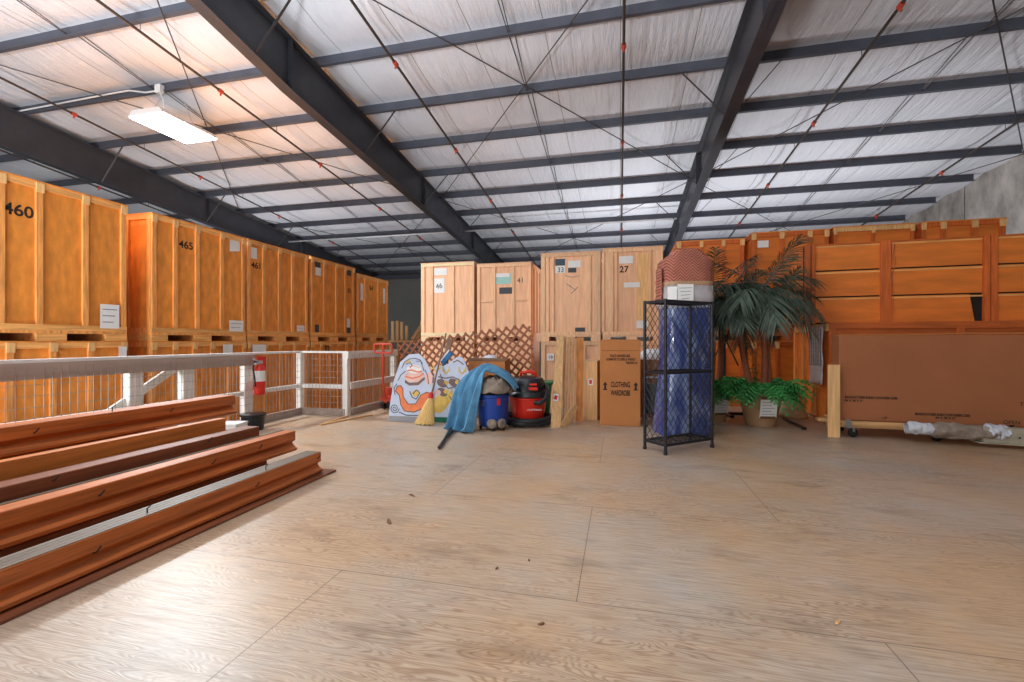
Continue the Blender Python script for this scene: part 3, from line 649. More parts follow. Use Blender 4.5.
# timber offcuts on a rack far behind
rx, ry = on_y(389, 340, 16.6).x, 16.6
t = thing('storage_rack', (rx, ry, ZL), 0, 'wooden rack shelf far behind, holding timber offcuts by the grey wall', 'rack')
MB().box(0, 1.7, 0, 0.9, 2.10, 2.17).build('shelf_board', 'amber_wood_x', t)
for (ax, ay) in ((0.0, 0), (0.35, 0), (1.62, 0), (0.0, 0.82), (1.62, 0.82)): MB().box(ax, ax + 0.08, ay, ay + 0.08, 0, 2.10).build('leg', 'amber_wood', t)
offs = [(0.06, 0.12, 0.0, 0.78, 'upright leftmost'), (0.22, 0.12, 0.0, 0.80, 'upright second'), (0.38, 0.12, 0.0, 0.76, 'upright third'), (0.56, 0.12, 0.0, 0.60, 'short upright'), (0.78, 0.13, 0.62, 1.05, 'most slanted'),
        (0.95, 0.12, 0.30, 1.05, 'slanted'), (1.10, 0.10, 0.22, 1.10, 'narrow slanted'), (1.26, 0.12, 0.16, 1.12, 'slightly slanted'), (1.42, 0.12, 0.10, 1.2, 'tallest')]
for (ox, ow, an, L_, w_) in offs:
    o = MB().box(0, ow, 0, 0.06, 0, L_).build('timber_offcut', 'plank_wood', bevel=0.004)
    o.location = (rx + ox, ry + 0.06 + 0.075 * offs.index((ox, ow, an, L_, w_)), ZL + 2.172 + (0.0)); o.rotation_euler = (0, an, 0)
    tag(o, 'timber offcut on the far rack, the ' + w_ + ' one', 'timber', 'timber offcuts on the far rack')
    o.location.z += math.sin(an) * ow

# ------------------------------------------------------------------ oversize framed crates on the deck (right)
xL, yF = on_y(828.5, 340, 7.42).x, 7.42
RZ = R(-3.0)
t = thing('framed_crate', (xL, yF, 0), RZ, 'long orange framed crate on the floor, behind the big brown carton', 'crate')
Wd, Dd, Hh = 4.9, 1.5, 1.468
MB().box(0.02, Wd, 0.08, Dd, 0.02, Hh - 0.03).build('plywood_box', 'red_ply', t)
MB().box(0, Wd, 0.0, 0.09, Hh - 0.09, Hh).build('top_rail', 'red_wood_x', t)
MB().box(0.05, Wd, 0.03, 0.09, Hh - 0.20, Hh - 0.095).build('top_rail', 'red_wood_x', t)
MB().box(0, Wd, 0.0, 0.09, 0.0, 0.12).build('bottom_rail', 'red_wood_x', t)
for bx in (0, 1.5, 3.05, 4.5): MB().box(bx, bx + 0.09, 0.0, 0.08, 0.12, Hh - 0.09).build('post', 'red_wood', t)
for yy in (0.55, 1.0, 1.42): MB().box(-0.03, 0.02, yy, yy + 0.08, 0.05, Hh - 0.03).build('side_batten', 'amber_wood', t)
MB().box(-0.03, 0.02, 0.0, Dd, Hh - 0.12, Hh - 0.02).build('side_rail', 'amber_wood_x', t)
# wrapped wire panel hung against the crate's near end
yp0, yp1 = on_x(824, 340, xL - 0.05).y, on_x(810.5, 340, xL - 0.05).y
t2 = thing('wrapped_wire_panel', (xL - 0.05, yp0, 0.53), R(90), 'plastic-wrapped white wire panel at the end of the framed crate', 'panel')
mb = MB()
for k in range(6): mb.tube([(0.04 + k * 0.08, 0.03, 0.30), (0.04 + k * 0.08, 0.03, 0.90)], 0.005, 5)
for k in range(10): mb.tube([(0.02, 0.03, 0.32 + k * 0.063), (yp1 - yp0 - 0.02, 0.03, 0.32 + k * 0.063)], 0.005, 5)
mb.build('wire_grid', 'grey_metal', t2)
mb = MB(); P = []
rr = random.Random(5)
for i in range(14):
    row = []
    for j in range(9):
        row.append((0.0 + (yp1 - yp0) * j / 8, 0.018 + rr.uniform(-0.008, 0.008) - (0.04 if 0 else 0), 0.05 + 0.84 * i / 13 - (0.03 if i == 0 and j % 2 else 0)))
    P.append(row)
mb.grid(P); mb.build('plastic_sheet', 'milky_wrap', t2, smooth=True, solid=0.002)

yU = 7.98
xU = on_y(805, 340, yU).x
t = thing('framed_crate', (xU, yU, Hh), R(-4.0), 'long orange framed crate with three boards per bay and a torn corner, upper one', 'crate')
def uX(px): 
    r = ray(px, 300); u = Vector((math.cos(R(-4)), math.sin(R(-4)))); d = Vector((r.x, r.y))
    # intersect the ray with the front plane of the rotated crate
    den = d.x * u.y - d.y * u.x
    s_ = (xU * u.y - yU * u.x) / den
    return (d.x * s_ - xU) * u.x + (d.y * s_ - yU) * u.y
HU = 1.235
WU = uX(1075)
MB().box(0.0, WU, 0.10, 0.75, 0.0, HU - 0.02).build('plywood_box', 'red_ply', t)
MB().box(0.0, WU, 0.035, 0.10, 0.0, HU).build('back_panel', 'recess_shade', t)  # added dark sheet: shade in the gaps between boards, as colour
for k in range(3):
    za, zb = 0.02 + k * 0.407, 0.02 + k * 0.407 + 0.385
    for (pa, pb) in ((814, 880), (891, 983), (997, 1072)):
        xa, xb = uX(pa), uX(pb)
        if k == 0 and pa == 891:
            MB().prism([(xa, za), (uX(975), za), (uX(970), zb), (xa, zb)], 0.01, 0.036).build('board', 'red_ply', t, label='plywood board with a torn corner')
        else:
            MB().box(xa, xb, 0.01, 0.036, za, zb).build('board', 'red_ply', t)
        MB().box(xa, xb, 0.003, 0.012, zb - 0.035, zb - 0.012).build('board_edge', 'amber_wood_x', t)
for (pa, pb) in ((805, 810), (811, 815), (880, 890.5), (983.5, 989), (990, 996.5), (1068, 1075)):
    MB().box(uX(pa), uX(pb), -0.03, 0.036, 0.0, HU + 0.005).build('post', 'red_wood', t, bevel=0.003)
MB().box(0, WU, -0.005, 0.76, HU - 0.02, HU).build('lid', 'red_wood_x', t)
MB().tube([(uX(893), -0.006, HU - 0.05), (uX(892.5), -0.01, HU - 0.2), (uX(895), -0.012, HU - 0.32), (uX(892), -0.01, HU - 0.5), (uX(893.5), -0.008, 0.1)], [0.02, 0.012, 0.006, 0.005, 0.004], 6).build('torn_strip', 'red_wood', t)

# ------------------------------------------------------------------ guard rail
t = thing('guardrail', (-5.15, 0, 0), 0, 'white guard rail with wire mesh at the edge of the floor', 'railing')
ZT = 1.035
posts = [(0, 2.45), (0, yx(131, -5.15)), (0, yx(184, -5.15)), (0, yx(245, -5.15)), (0, 6.45), (0.86, 6.45), (0.86, 8.0)]
for (x, y) in posts: MB().box(x - 0.045, x + 0.045, y - 0.045, y + (0.1 if x == 0 and y < 6 else 0.045), 0, ZT - 0.03).build('post', 'white_paint', t, bevel=0.004)
MB().box(-0.06, 0.06, -3.0, 6.5, ZT - 0.03, ZT).build('cap_rail', 'white_paint', t)
MB().box(0.045, 0.07, -3.0, 5.42, ZT - 0.18, ZT - 0.03).build('fascia_board', 'shade_grey_board', t, label='board shaded grey under the cap rail')
MB().box(-0.01, 0.92, 6.405, 6.495, ZT - 0.03, ZT).build('cap_rail', 'white_paint', t)
MB().box(0.885, 0.925, 6.4, 8.05, ZT - 0.12, ZT).build('cap_rail', 'white_paint', t)
MB().box(-0.02, 0.02, -3.0, 6.42, 0.43, 0.49).build('mid_rail', 'white_paint', t)
MB().box(0.04, 0.83, 6.43, 6.47, 0.43, 0.49).build('mid_rail', 'white_paint', t)
MB().box(0.885, 0.925, 6.48, 8.05, 0.42, 0.53).build('mid_rail', 'white_paint', t)
MB().box(0.045, 0.075, -3.0, 6.4, 0, 0.11).build('kick_board', 'shade_grey_board', t)
MB().box(0.05, 0.86, 6.39, 6.41, 0, 0.11).build('kick_board', 'shade_grey_board', t)
MB().box(0.90, 0.925, 6.48, 8.0, 0, 0.11).build('kick_board', 'shade_grey_board', t)
MB().bar((-0.035, 3.35, 0.30), (-0.035, 4.35, 0.90), 0.03, 0.09).build('brace', 'white_paint', t)
MB().bar((-0.035, 3.35, 0.30), (-0.035, 2.5, 0.10), 0.03, 0.09).build('brace', 'white_paint', t)
def wire_panel(p, q, z0, z1, sp=0.066, sv=0.1):
    p = Vector(p); q = Vector(q); L_ = (q - p).length; d = (q - p) / L_; mb = MB()
    for k in range(int(L_ / sp) + 1):
        c = p + d * (k * sp); mb.bar((c.x, c.y, z0), (c.x, c.y, z1), 0.0042, 0.0042)
    k = 0
    while z0 + k * sv < z1:
        mb.bar((p.x, p.y, z0 + k * sv), (q.x, q.y, z0 + k * sv), 0.0042, 0.0042); k += 1
    return mb
wire_panel((0.082, 1.2, 0), (0.082, 6.36, 0), 0.01, ZT - 0.06).build('wire_mesh', 'wire', t)
wire_panel((0.09, 6.375, 0), (0.84, 6.375, 0), 0.01, ZT - 0.04).build('wire_mesh', 'wire', t)
wire_panel((0.94, 6.5, 0), (0.94, 8.0, 0), 0.01, ZT - 0.04).build('wire_mesh', 'wire', t)

# fire extinguisher hung on the rail
e = on_x(258, 373, -5.0)
t = thing('fire_extinguisher', (-5.0 + 0.03, e.y, 0.44), 0, 'red fire extinguisher hanging on the white rail', 'fire extinguisher')
MB().lathe([(0.0, 0), (0.062, 0), (0.072, 0.02), (0.072, 0.34), (0.06, 0.39), (0.032, 0.42), (0.03, 0.44), (0.0, 0.44)], 20).build('cylinder', 'vac_red', t, smooth=True)
MB().lathe([(0.0732, 0.19), (0.0735, 0.20), (0.0735, 0.33), (0.0728, 0.34)], 20).build('paper_label', 'white_paper', t, smooth=True, label='white instruction label')
MB().box(-0.025, 0.025, -0.03, 0.03, 0.43, 0.48).bar((0, -0.02, 0.47), (0.04, -0.15, 0.51), 0.02, 0.012).bar((0, -0.02, 0.45), (0.04, -0.14, 0.44), 0.02, 0.012).build('valve_handle', 'galvanised', t)
MB().tube([(0, 0.02, 0.46), (-0.02, -0.08, 0.47), (0.0, -0.12, 0.38), (0.02, -0.11, 0.22), (0.02, -0.1, 0.12)], 0.011, 8).build('hose', 'black_rubber', t, smooth=True)
MB().box(-0.035, -0.02, -0.02, 0.14, 0.3, 0.54).build('wall_bracket', 'vac_red', t)

# black tub and white box at the foot of the rail
c = on_x(252, 418, -4.82)
t = thing('storage_tub', (c.x, c.y + 0.02, 0), R(20), 'low black plastic tub at the foot of the rail', 'tub')
mb = MB(); mb.lathe([(0.0, 0), (0.12, 0), (0.13, 0.02), (0.145, 0.2), (0.155, 0.2), (0.155, 0.215), (0.14, 0.215), (0.12, 0.03), (0.0, 0.03)], 28); mb.build('tub', 'black_plastic', t, smooth=True)
MB().lathe([(0.156, 0.19), (0.162, 0.195), (0.162, 0.22), (0.15, 0.222)], 28).build('rim', 'black_plastic', t, smooth=True)
c2 = on_x(235, 418, -4.75)
o = MB().box(-0.13, 0.13, -0.12, 0.12, 0, 0.16).box(-0.135, 0.135, -0.125, 0.125, 0.15, 0.175).build('shoe_box', 'white_paper', bevel=0.004)
o.location = (c2.x, c2.y - 0.05, 0); o.rotation_euler = (0, 0, R(12)); tag(o, 'small white lidded box beside the black tub', 'box')

# ------------------------------------------------------------------ stacked moulded beams (left foreground)
def beam_profile(wd, h):
    """concave-sided timber: wide top and bottom edges, waist between"""
    a = wd / 2
    half = [(a, 0), (a + 0.018, 0.012), (a + 0.018, 0.16 * h), (a - 0.012, 0.26 * h), (a - 0.034, 0.40 * h), (a - 0.026, 0.47 * h), (a - 0.006, 0.52 * h), (a, 0.56 * h), (a, h - 0.004), (a - 0.004, h)]
    return half + [(-x, z) for x, z in reversed(half)]
def beam(name, label, xfront, z0, h, wd, y1, kind='moulded', skew=0.0, grp='timber stack beside the rail', y0=-0.6, nails=(), top=0, m='beam_wood', bm='beam_board'):
    t = thing(name, (xfront - wd / 2, y0, z0), skew, label, 'beam', grp)
    L_ = y1 - y0
    if kind == 'moulded':
        MB().prism(beam_profile(wd, h - 0.004), 0, L_).build('timber', m, t)
        mb = MB(); nt = top
        for k in range(nt):
            xa = -wd / 2 + 0.004 + k * (wd - 0.008) / 4; mb.box(xa, xa + (wd - 0.008) / 4 - 0.004, 0.002, L_ - 0.002, h - 0.006, h)
        if nt: mb.build('top_strip', 'beam_top', t, label='grey weathered top face')
    else:
        MB().box(-wd / 2, wd / 2, 0, L_, 0, h).build('timber', bm, t, bevel=0.004)
    for (yy, zz, sd) in nails:
        a = yy - y0
        if sd == 'f':
            MB().tube([(wd / 2 - 0.03, a, zz), (wd / 2 + 0.012, a, zz + 0.006), (wd / 2 + 0.02, a + 0.018, zz + 0.035)], 0.004, 6).build('nail', 'black_metal', t)
        else:
            MB().tube([(0.03, a, h - 0.01), (0.03, a, h + 0.025), (0.034, a + 0.02, h + 0.04)], 0.004, 6).build('nail', 'black_metal', t)
    return t
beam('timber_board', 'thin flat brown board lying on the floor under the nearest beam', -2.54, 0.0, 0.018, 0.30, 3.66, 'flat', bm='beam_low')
beam('timber_beam', 'moulded brown beam with grey top, lowest and nearest of the stack', -2.62, 0.02, 0.185, 0.15, 3.55, top=4, nails=((1.75, 0.09, 'f'), (2.05, 0.19, 't'), (2.8, 0.1, 'f'), (2.95, 0.19, 't'), (3.5, 0.13, 'f')))
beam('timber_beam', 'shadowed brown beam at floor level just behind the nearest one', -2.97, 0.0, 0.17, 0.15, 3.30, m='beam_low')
beam('timber_beam', 'moulded brown beam on the second step of the stack', -2.96, 0.172, 0.19, 0.16, 3.64, top=1, nails=((1.35, 0.11, 'f'), (2.0, 0.12, 'f'), (2.75, 0.11, 'f'), (3.2, 0.12, 'f')))
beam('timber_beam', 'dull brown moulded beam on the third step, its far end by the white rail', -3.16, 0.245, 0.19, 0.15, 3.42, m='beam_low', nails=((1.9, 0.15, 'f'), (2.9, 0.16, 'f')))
beam('timber_board', 'plain orange board on the fourth step, shortest in the stack', -3.38, 0.335, 0.185, 0.07, 3.28, 'flat')
beam('timber_beam', 'topmost moulded brown beam of the stack, closest to the rail', -3.66, 0.485, 0.19, 0.17, 3.66, nails=((2.1, 0.12, 'f'), (3.0, 0.12, 'f'), (2.6, 0.19, 't')))
for (xx, zz, hh) in ((-3.15, 0.0, 0.243), (-3.37, 0.0, 0.166), (-3.37, 0.168, 0.165), (-3.66, 0.0, 0.24), (-3.66, 0.242, 0.241)):
    beam('timber_beam', 'brown beam buried inside the stack under the stepped beams', xx, zz, hh, 0.15, 2.9)
# laths on the floor near the rail
for (pa, pb, lab) in (((320, 425), (372, 415), 'longer thin wooden lath lying on the floor near the rail corner'), ((322, 424), (345, 417), 'short thin wooden lath lying beside the longer lath')):
    a, b = on_floor(*pa), on_floor(*pb); off = Vector((0.0, 0.07, 0)) if 'short' in lab else Vector((0, 0, 0))
    o = MB().bar(a + off + Vector((0, 0, 0.011)), b + off + Vector((0, 0, 0.011)), 0.045, 0.022).build('wooden_lath', 'plank_wood_x'); tag(o, lab, 'lath', 'laths on the floor')

# ------------------------------------------------------------------ pallet jack
c = on_floor(387, 409)
t = thing('pallet_jack', (c.x, c.y, 0), R(177), 'red pallet jack with loop handle at the end of the white rail', 'pallet jack')
# local +y points away from the forks side; handle rises at the front
pts = []
for k in range(25):
    a = 2 * math.pi * k / 24
    cx_ = 0.17 * max(-1, min(1, 1.35 * math.cos(a))); cz_ = 0.075 * max(-1, min(1, 1.35 * math.sin(a)))
    pts.append((cx_, 0.12, 1.07 + cz_))
MB().tube(pts, 0.017, 8, cap=False).build('loop_handle', 'red_steel', t, smooth=True)
MB().tube([(0, 0.12, 1.145), (0, 0.13, 0.6), (0, 0.12, 0.42), (0.0, 0.06, 0.22), (0, 0.0, 0.16)], 0.022, 8).build('tiller', 'red_steel', t, smooth=True)
MB().box(-0.1, 0.1, -0.12, 0.05, 0.12, 0.24).lathe([(0.0, 0.1), (0.055, 0.1), (0.055, 0.38), (0.0, 0.38)], 12, (0, -0.06, 0)).build('pump_body', 'red_steel', t, bevel=0.006)
for s_ in (-1, 1):
    MB().lathe([(0.0, -0.03), (0.085, -0.03), (0.095, 0.0), (0.085, 0.03), (0, 0.03)], 16, M=Matrix.Translation((s_ * 0.06, -0.02, 0.096)) @ Matrix.Rotation(R(90), 4, 'Y')).build('wheel', 'black_rubber', t, smooth=True)
    mb = MB(); mb.bar((s_ * 0.10, -0.1, 0.30), (s_ * 0.2, -0.28, 0.14), 0.05, 0.03); mb.build('link_arm', 'red_steel', t)
    MB().box(s_ * 0.2 - 0.08, s_ * 0.2 + 0.08, -1.25, -0.22, 0.05, 0.11).build('fork', 'red_steel', t, bevel=0.008)
    MB().lathe([(0, -0.04), (0.036, -0.04), (0.036, 0.04), (0, 0.04)], 12, M=Matrix.Translation((s_ * 0.2, -1.12, 0.037)) @ Matrix.Rotation(R(90), 4, 'Y')).build('load_roller', 'black_rubber', t, smooth=True)

# ------------------------------------------------------------------ painted plywood cut-outs
K = 0.00216
def pane(poly_, m, parent, name, y0, y1):
    return MB().prism([(u * K, (610 - v) * K) for u, v in poly_], y0, y1).build(name, m, parent)
def ell(cu, cv, a, b, n=20, rot=0): return [(cu + a * math.cos(2 * math.pi * k / n) * math.cos(rot) - b * math.sin(2 * math.pi * k / n) * math.sin(rot), cv + a * math.cos(2 * math.pi * k / n) * math.sin(rot) + b * math.sin(2 * math.pi * k / n) * math.cos(rot)) for k in range(n)]
def stroke(pts_, wd, m, parent, name='painted_line', y=-0.0035):
    mb = MB()
    for (a, b) in zip(pts_, pts_[1:]):
        mb.bar((a[0] * K, y, (610 - a[1]) * K), (b[0] * K, y, (610 - b[1]) * K), wd * K, 0.002, up=(0, 1, 0))
    return mb.build(name, m, parent)
o0 = on_floor(388, 421)
def board(loc, label, outline):
    t = thing('painted_board', loc, R(4), label, 'painted board', 'painted plywood boards')
    t.rotation_euler = (R(-7), 0, R(4))
    pane(outline, 'sky_paint', t, 'plywood', 0, 0.016)
    return t
t = board((o0.x - 0.04, o0.y, 0.002), 'painted plywood board with an orange-red sleigh, leaning by the pallet jack',
          [(20, 610), (25, 500), (45, 330), (85, 200), (150, 145), (220, 140), (265, 180), (300, 240), (325, 300), (332, 610)])
pane([(21, 610), (331, 610), (331, 572), (23, 572)], 'paint_grey', t, 'painted_ground', -0.002, 0)
pane([(62, 402), (72, 368), (98, 362), (116, 385), (120, 440), (160, 488), (212, 486), (248, 425), (290, 404), (316, 412), (296, 452), (262, 518), (204, 543), (134, 536), (104, 492), (92, 430), (78, 416)], 'sleigh_orange', t, 'painted_sleigh', -0.003, 0)
stroke([(62, 402), (72, 368), (98, 362), (116, 385), (120, 440), (160, 488), (212, 486), (248, 425), (290, 404), (316, 412), (296, 452), (262, 518), (204, 543), (134, 536), (104, 492), (92, 430), (62, 402)], 5, 'paint_line', t)
sp = [(62 + (34 - k * 1.15) * math.cos(k * 0.5), 520 + (34 - k * 1.15) * math.sin(k * 0.5)) for k in range(28)]
stroke(sp, 5, 'paint_line', t, 'painted_runner')
stroke([(96, 545), (150, 565), (330, 562)], 6, 'paint_line', t, 'painted_runner')
pane(ell(195, 300, 74, 40), 'paint_pink', t, 'painted_bundle', -0.002, 0)
pane(ell(190, 248, 54, 32), 'white_paper', t, 'painted_bundle', -0.0025, 0)
pane([(128, 322), (160, 342), (220, 338), (268, 300), (272, 318), (226, 358), (160, 362), (126, 342)], 'paint_brown', t, 'painted_fringe', -0.003, 0)
stroke([(130, 300), (180, 312), (230, 300), (262, 276)], 9, 'sleigh_orange', t, 'painted_band')
for pts_ in ([(100, 240), (118, 200), (150, 178), (190, 172), (230, 182), (250, 210)], [(130, 215), (160, 200), (175, 222), (160, 240)], [(205, 195), (235, 190), (250, 225), (262, 260)], [(75, 330), (95, 290), (128, 262)], [(268, 250), (290, 290), (300, 350)], [(60, 430), (50, 380), (70, 350)]):
    stroke(pts_, 5, 'paint_line', t)
stroke([(140, 262), (170, 252), (215, 268), (245, 262)], 10, 'sleigh_orange', t, 'painted_band')
stroke([(150, 232), (190, 224), (232, 238)], 8, 'paint_pink', t, 'painted_band')
stroke([(120, 205), (150, 190), (165, 205)], 9, 'paint_yellow', t, 'painted_band')
stroke([(165, 400), (185, 440), (215, 455), (240, 410), (215, 390), (190, 420)], 6, 'paint_line', t)
pane(ell(208, 415, 26, 20), 'paint_yellow', t, 'painted_ball', -0.002, 0)
pane(ell(300, 310, 26, 44), 'paint_pink', t, 'painted_ball', -0.0025, 0)
t = board((o0.x - 0.06, o0.y + 0.05, 0.002), 'painted plywood board with yellow antlers on pale blue, leaning behind the broom',
          [(338, 610), (338, 240), (360, 215), (400, 225), (440, 205), (470, 178), (500, 160), (535, 165), (556, 205), (600, 300), (575, 420), (525, 610)])
pane([(339, 610), (460, 610), (458, 575), (339, 575)], 'paint_green', t, 'painted_grass', -0.002, 0)
pane([(345, 545), (345, 440), (380, 430), (430, 425), (470, 400), (480, 440), (440, 500), (400, 545)], 'paint_yellow', t, 'painted_hay', -0.002, 0)
for (cu, cv) in ((395, 345), (480, 340), (400, 405)):
    pane(ell(cu, cv, 40, 26, rot=0.5), 'paint_brown', t, 'painted_head', -0.0025, 0)
    pane(ell(cu + 28, cv - 4, 20, 15), 'paint_yellow', t, 'painted_muzzle', -0.003, 0)
for (cu, cv) in ((420, 255), (535, 255), (445, 400), (350, 240)):
    for s_ in (-1, 1):
        stroke([(cu, cv + 25), (cu + s_ * 14, cv + 8), (cu + s_ * 26, cv - 22)], 9, 'paint_yellow', t, 'painted_antler', -0.004)
        stroke([(cu + s_ * 14, cv + 8), (cu + s_ * 30, cv + 2)], 8, 'paint_yellow', t, 'painted_antler', -0.004)
for pts_ in ([(365, 300), (420, 310), (470, 300), (520, 320), (500, 390), (470, 350)], [(450, 430), (490, 480), (520, 420), (545, 330)], [(380, 280), (400, 330), (440, 380), (480, 370)], [(470, 200), (500, 185), (525, 200), (545, 215)], [(500, 500), (480, 450)]):
    stroke(pts_, 8, 'paint_brown', t)
pane(ell(550, 322, 20, 18), 'paint_pink', t, 'painted_ball', -0.003, 0); pane(ell(368, 410, 22, 20), 'paint_pink', t, 'painted_ball', -0.0035, 0)

# broom leaning on the boards
a = on_floor(426, 424); top = at_d(446, 333, 7.05); neck = at_d(431, 396, 6.35)
t = thing('broom', (a.x, a.y, 0), 0, 'straw broom standing against the painted boards', 'broom')
rel = lambda p: Vector(p) - Vector((a.x, a.y, 0))
MB().tube([rel(neck), rel(top)], 0.013, 8).build('broom_handle', 'broom_stick', t, smooth=True)
bt = MB(); P = []
nk = rel(neck)
for i in range(9):
    f_ = i / 8; c_ = nk * (1 - f_) + Vector((0.0, -0.02, 0.0)) * f_
    hw = 0.03 + 0.115 * f_ ** 0.8; hd = 0.028 + 0.03 * f_; row = []
    for k in range(40):
        an = 2 * math.pi * k / 40; wob = 1 + 0.09 * (k % 2) * f_
        row.append((c_.x - 0.02 * f_ + hw * wob * math.cos(an), c_.y + hd * wob * math.sin(an), max(0.003, c_.z + (0.012 * ((k * 7) % 3) if i == 8 else 0))))
    row.append(row[0]); P.append(row)
bt.grid(P); bt.build('bristles', 'straw', t)
MB().lathe([(0.034, -0.02), (0.038, 0.0), (0.03, 0.05), (0.016, 0.06)], 14, tuple(nk)).build('binding', 'red_ink', t)
# dark rake-like board leaning beside the broom
a2, b2_ = at_d(433, 365, 7.1), at_d(443, 338, 7.3)
o = MB().bar((a2.x + 0.02, a2.y, 0.0), b2_ + Vector((0.05, 0.2, 0.0)), 0.09, 0.02, up=(0, 1, 0)).build('weathered_board', 'broom_stick'); tag(o, 'weathered dark board leaning behind the painted boards and broom', 'board')
# small blue brush head poking up
a3 = at_d(447, 356, 6.85)
t = thing('scrub_brush', (a3.x, a3.y, 0), R(10), 'blue headed brush propped behind the painted boards', 'brush')
MB().tube([(0.05, 0.1, 0), (0.02, 0.03, 0.8), (0, 0, a3.z - 0.03)], 0.011, 6).build('brush_handle', 'broom_stick', t)
MB().bar((-0.07, 0, a3.z - 0.11), (0.07, 0, a3.z + 0.06), 0.09, 0.07).build('brush_head', 'bright_blue', t, bevel=0.01)
MB().bar((-0.085, 0, a3.z - 0.06), (0.04, 0, a3.z + 0.10), 0.08, 0.02).build('bristles', 'white_paper', t)

# ------------------------------------------------------------------ lattice panel behind
lo = on_y(408, 340, 7.35)
t = thing('lattice_panel', (lo.x - 0.02, 7.32, 0), R(-2), 'brown diagonal lattice panel leaning in front of the back crates', 'lattice')
Wl, Hl, an = 2.42, 1.18, R(7.5)
M = Matrix.Rotation(-an, 4, 'Y')
def clip_line(c, sgn):
    # line through box 0..Wl, 0..Hl : z = sgn*(x - c)
    pts = []
    for x in (0, Wl):
        z = sgn * (x - c)
        if -1e-9 <= z <= Hl + 1e-9: pts.append((x, z))
    for z in (0, Hl):
        x = c + sgn * z
        if 1e-9 < x < Wl - 1e-9: pts.append((x, z))
    return pts[:2] if len(pts) >= 2 else None
front, backl = MB(), MB()
k = -Hl
while k < Wl + Hl:
    for sgn, mbx, yy in ((1, front, -0.006), (-1, backl, 0.006)):
        pr = clip_line(k, sgn)
        if pr:
            (xa, za), (xb, zb) = pr
            if math.hypot(xb - xa, zb - za) > 0.06:
                mbx.bar(M @ Vector((xa, yy, za)), M @ Vector((xb, yy, zb)), 0.036, 0.009, up=(0, 1, 0))
    k += 0.145
front.build('lattice_slat', 'lattice_wood', t); backl.build('lattice_slat', 'lattice_wood', t)

# wooden box behind the blanket, with a bag of odds on it
c = on_y(469, 340, 6.75); c1 = on_y(505, 340, 6.75)
t = thing('wooden_box', (c.x, 6.72, 0), R(2), 'open brown wooden box behind the blue blanket, in front of the lattice', 'box')
Wb = c1.x - c.x; Hb_ = 0.92
MB().box(0, Wb * 0.52, 0, 0.02, 0, Hb_).build('front_panel', 'carton_brown', t)
MB().box(Wb * 0.53, Wb, 0, 0.02, 0, Hb_).build('front_panel', 'carton_brown', t)
MB().box(0, 0.02, 0.02, 0.4, 0, Hb_).build('side_panel', 'carton_brown', t); MB().box(Wb - 0.02, Wb, 0.02, 0.4, 0, Hb_).build('side_panel', 'carton_brown', t); MB().box(0, Wb, 0.4, 0.42, 0, Hb_).build('back_panel', 'carton_brown', t)
MB().box(-0.01, Wb + 0.03, -0.01, 0.02, Hb_ - 0.03, Hb_ + 0.015).build('rim', 'broom_stick', t); MB().box(0.02, Wb - 0.02, 0.02, 0.4, 0, 0.02).build('base', 'carton_brown', t)
rr = random.Random(11)
mb = MB(); P = []
for i in range(9):
    row = []
    for j in range(9):
        u, v_ = i / 8, j / 8
        edge = math.sin(math.pi * u) * math.sin(math.pi * v_)
        row.append((0.06 + (Wb - 0.12) * u, 0.05 + 0.32 * v_, Hb_ - 0.10 + 0.16 * edge + rr.uniform(-0.02, 0.02)))
    P.append(row)
o = mb.grid(P).build('plastic_bag', 'milky_wrap', smooth=True, solid=0.004); o.location = (c.x, 6.72, 0); o.rotation_euler = (0, 0, R(2))
tag(o, 'crumpled pale plastic bag lying in the brown wooden box', 'bag')

# ------------------------------------------------------------------ blue drum vacuum under the blue blanket
def caster(t, x, y, r=0.03, m='black_rubber'):
    MB().lathe([(0, -0.012), (r, -0.012), (r, 0.012), (0, 0.012)], 12, M=Matrix.Translation((x, y, r)) @ Matrix.Rotation(R(90), 4, 'Y')).build('caster', m, t, smooth=True)
c = on_floor(489, 431); bx, by = c.x, c.y + 0.20
t = thing('drum_vacuum', (bx, by, 0), R(0), 'blue drum vacuum half covered by the light blue blanket', 'vacuum')
MB().lathe([(0, 0.05), (0.18, 0.05), (0.195, 0.07), (0.205, 0.2), (0.215, 0.44), (0.225, 0.45), (0.225, 0.48), (0, 0.48)], 32).build('drum', 'vac_blue', t, smooth=True)
MB().lathe([(0.2, 0.48), (0.22, 0.5), (0.2, 0.56), (0.12, 0.62), (0, 0.63)], 24).build('lid', 'black_plastic', t, smooth=True)
for an in (-70, -20, 200, 90): caster(t, 0.17 * math.cos(R(an)), 0.17 * math.sin(R(an)))
for an in (-78, -38): MB().lathe([(0, -0.02), (0.065, -0.02), (0.07, 0), (0.05, 0.03), (0, 0.035)], 16, M=Matrix.Translation((0.195 * math.cos(R(an)), 0.195 * math.sin(R(an)), 0.10)) @ Matrix.Rotation(R(an), 4, 'Z') @ Matrix.Rotation(R(90), 4, 'Y')).build('wheel_cap', 'cloth_grey', t, smooth=True)
mt = Matrix.Translation((0.216 * math.cos(R(-55)), 0.216 * math.sin(R(-55)), 0.40)) @ Matrix.Rotation(R(35), 4, 'Z')
MB().box(-0.02, 0.02, -0.014, 0.0, -0.05, 0.04, mt).build('latch', 'vac_red', t, label='red latch')
mb = MB()
for k in range(4): mb.box(-0.07, 0.05 - 0.02 * (k % 2), -0.222, -0.212, 0.40 - k * 0.022, 0.407 - k * 0.022, Matrix.Rotation(R(-28), 4, 'Z'))
mb.build('print', 'grey_print', t)
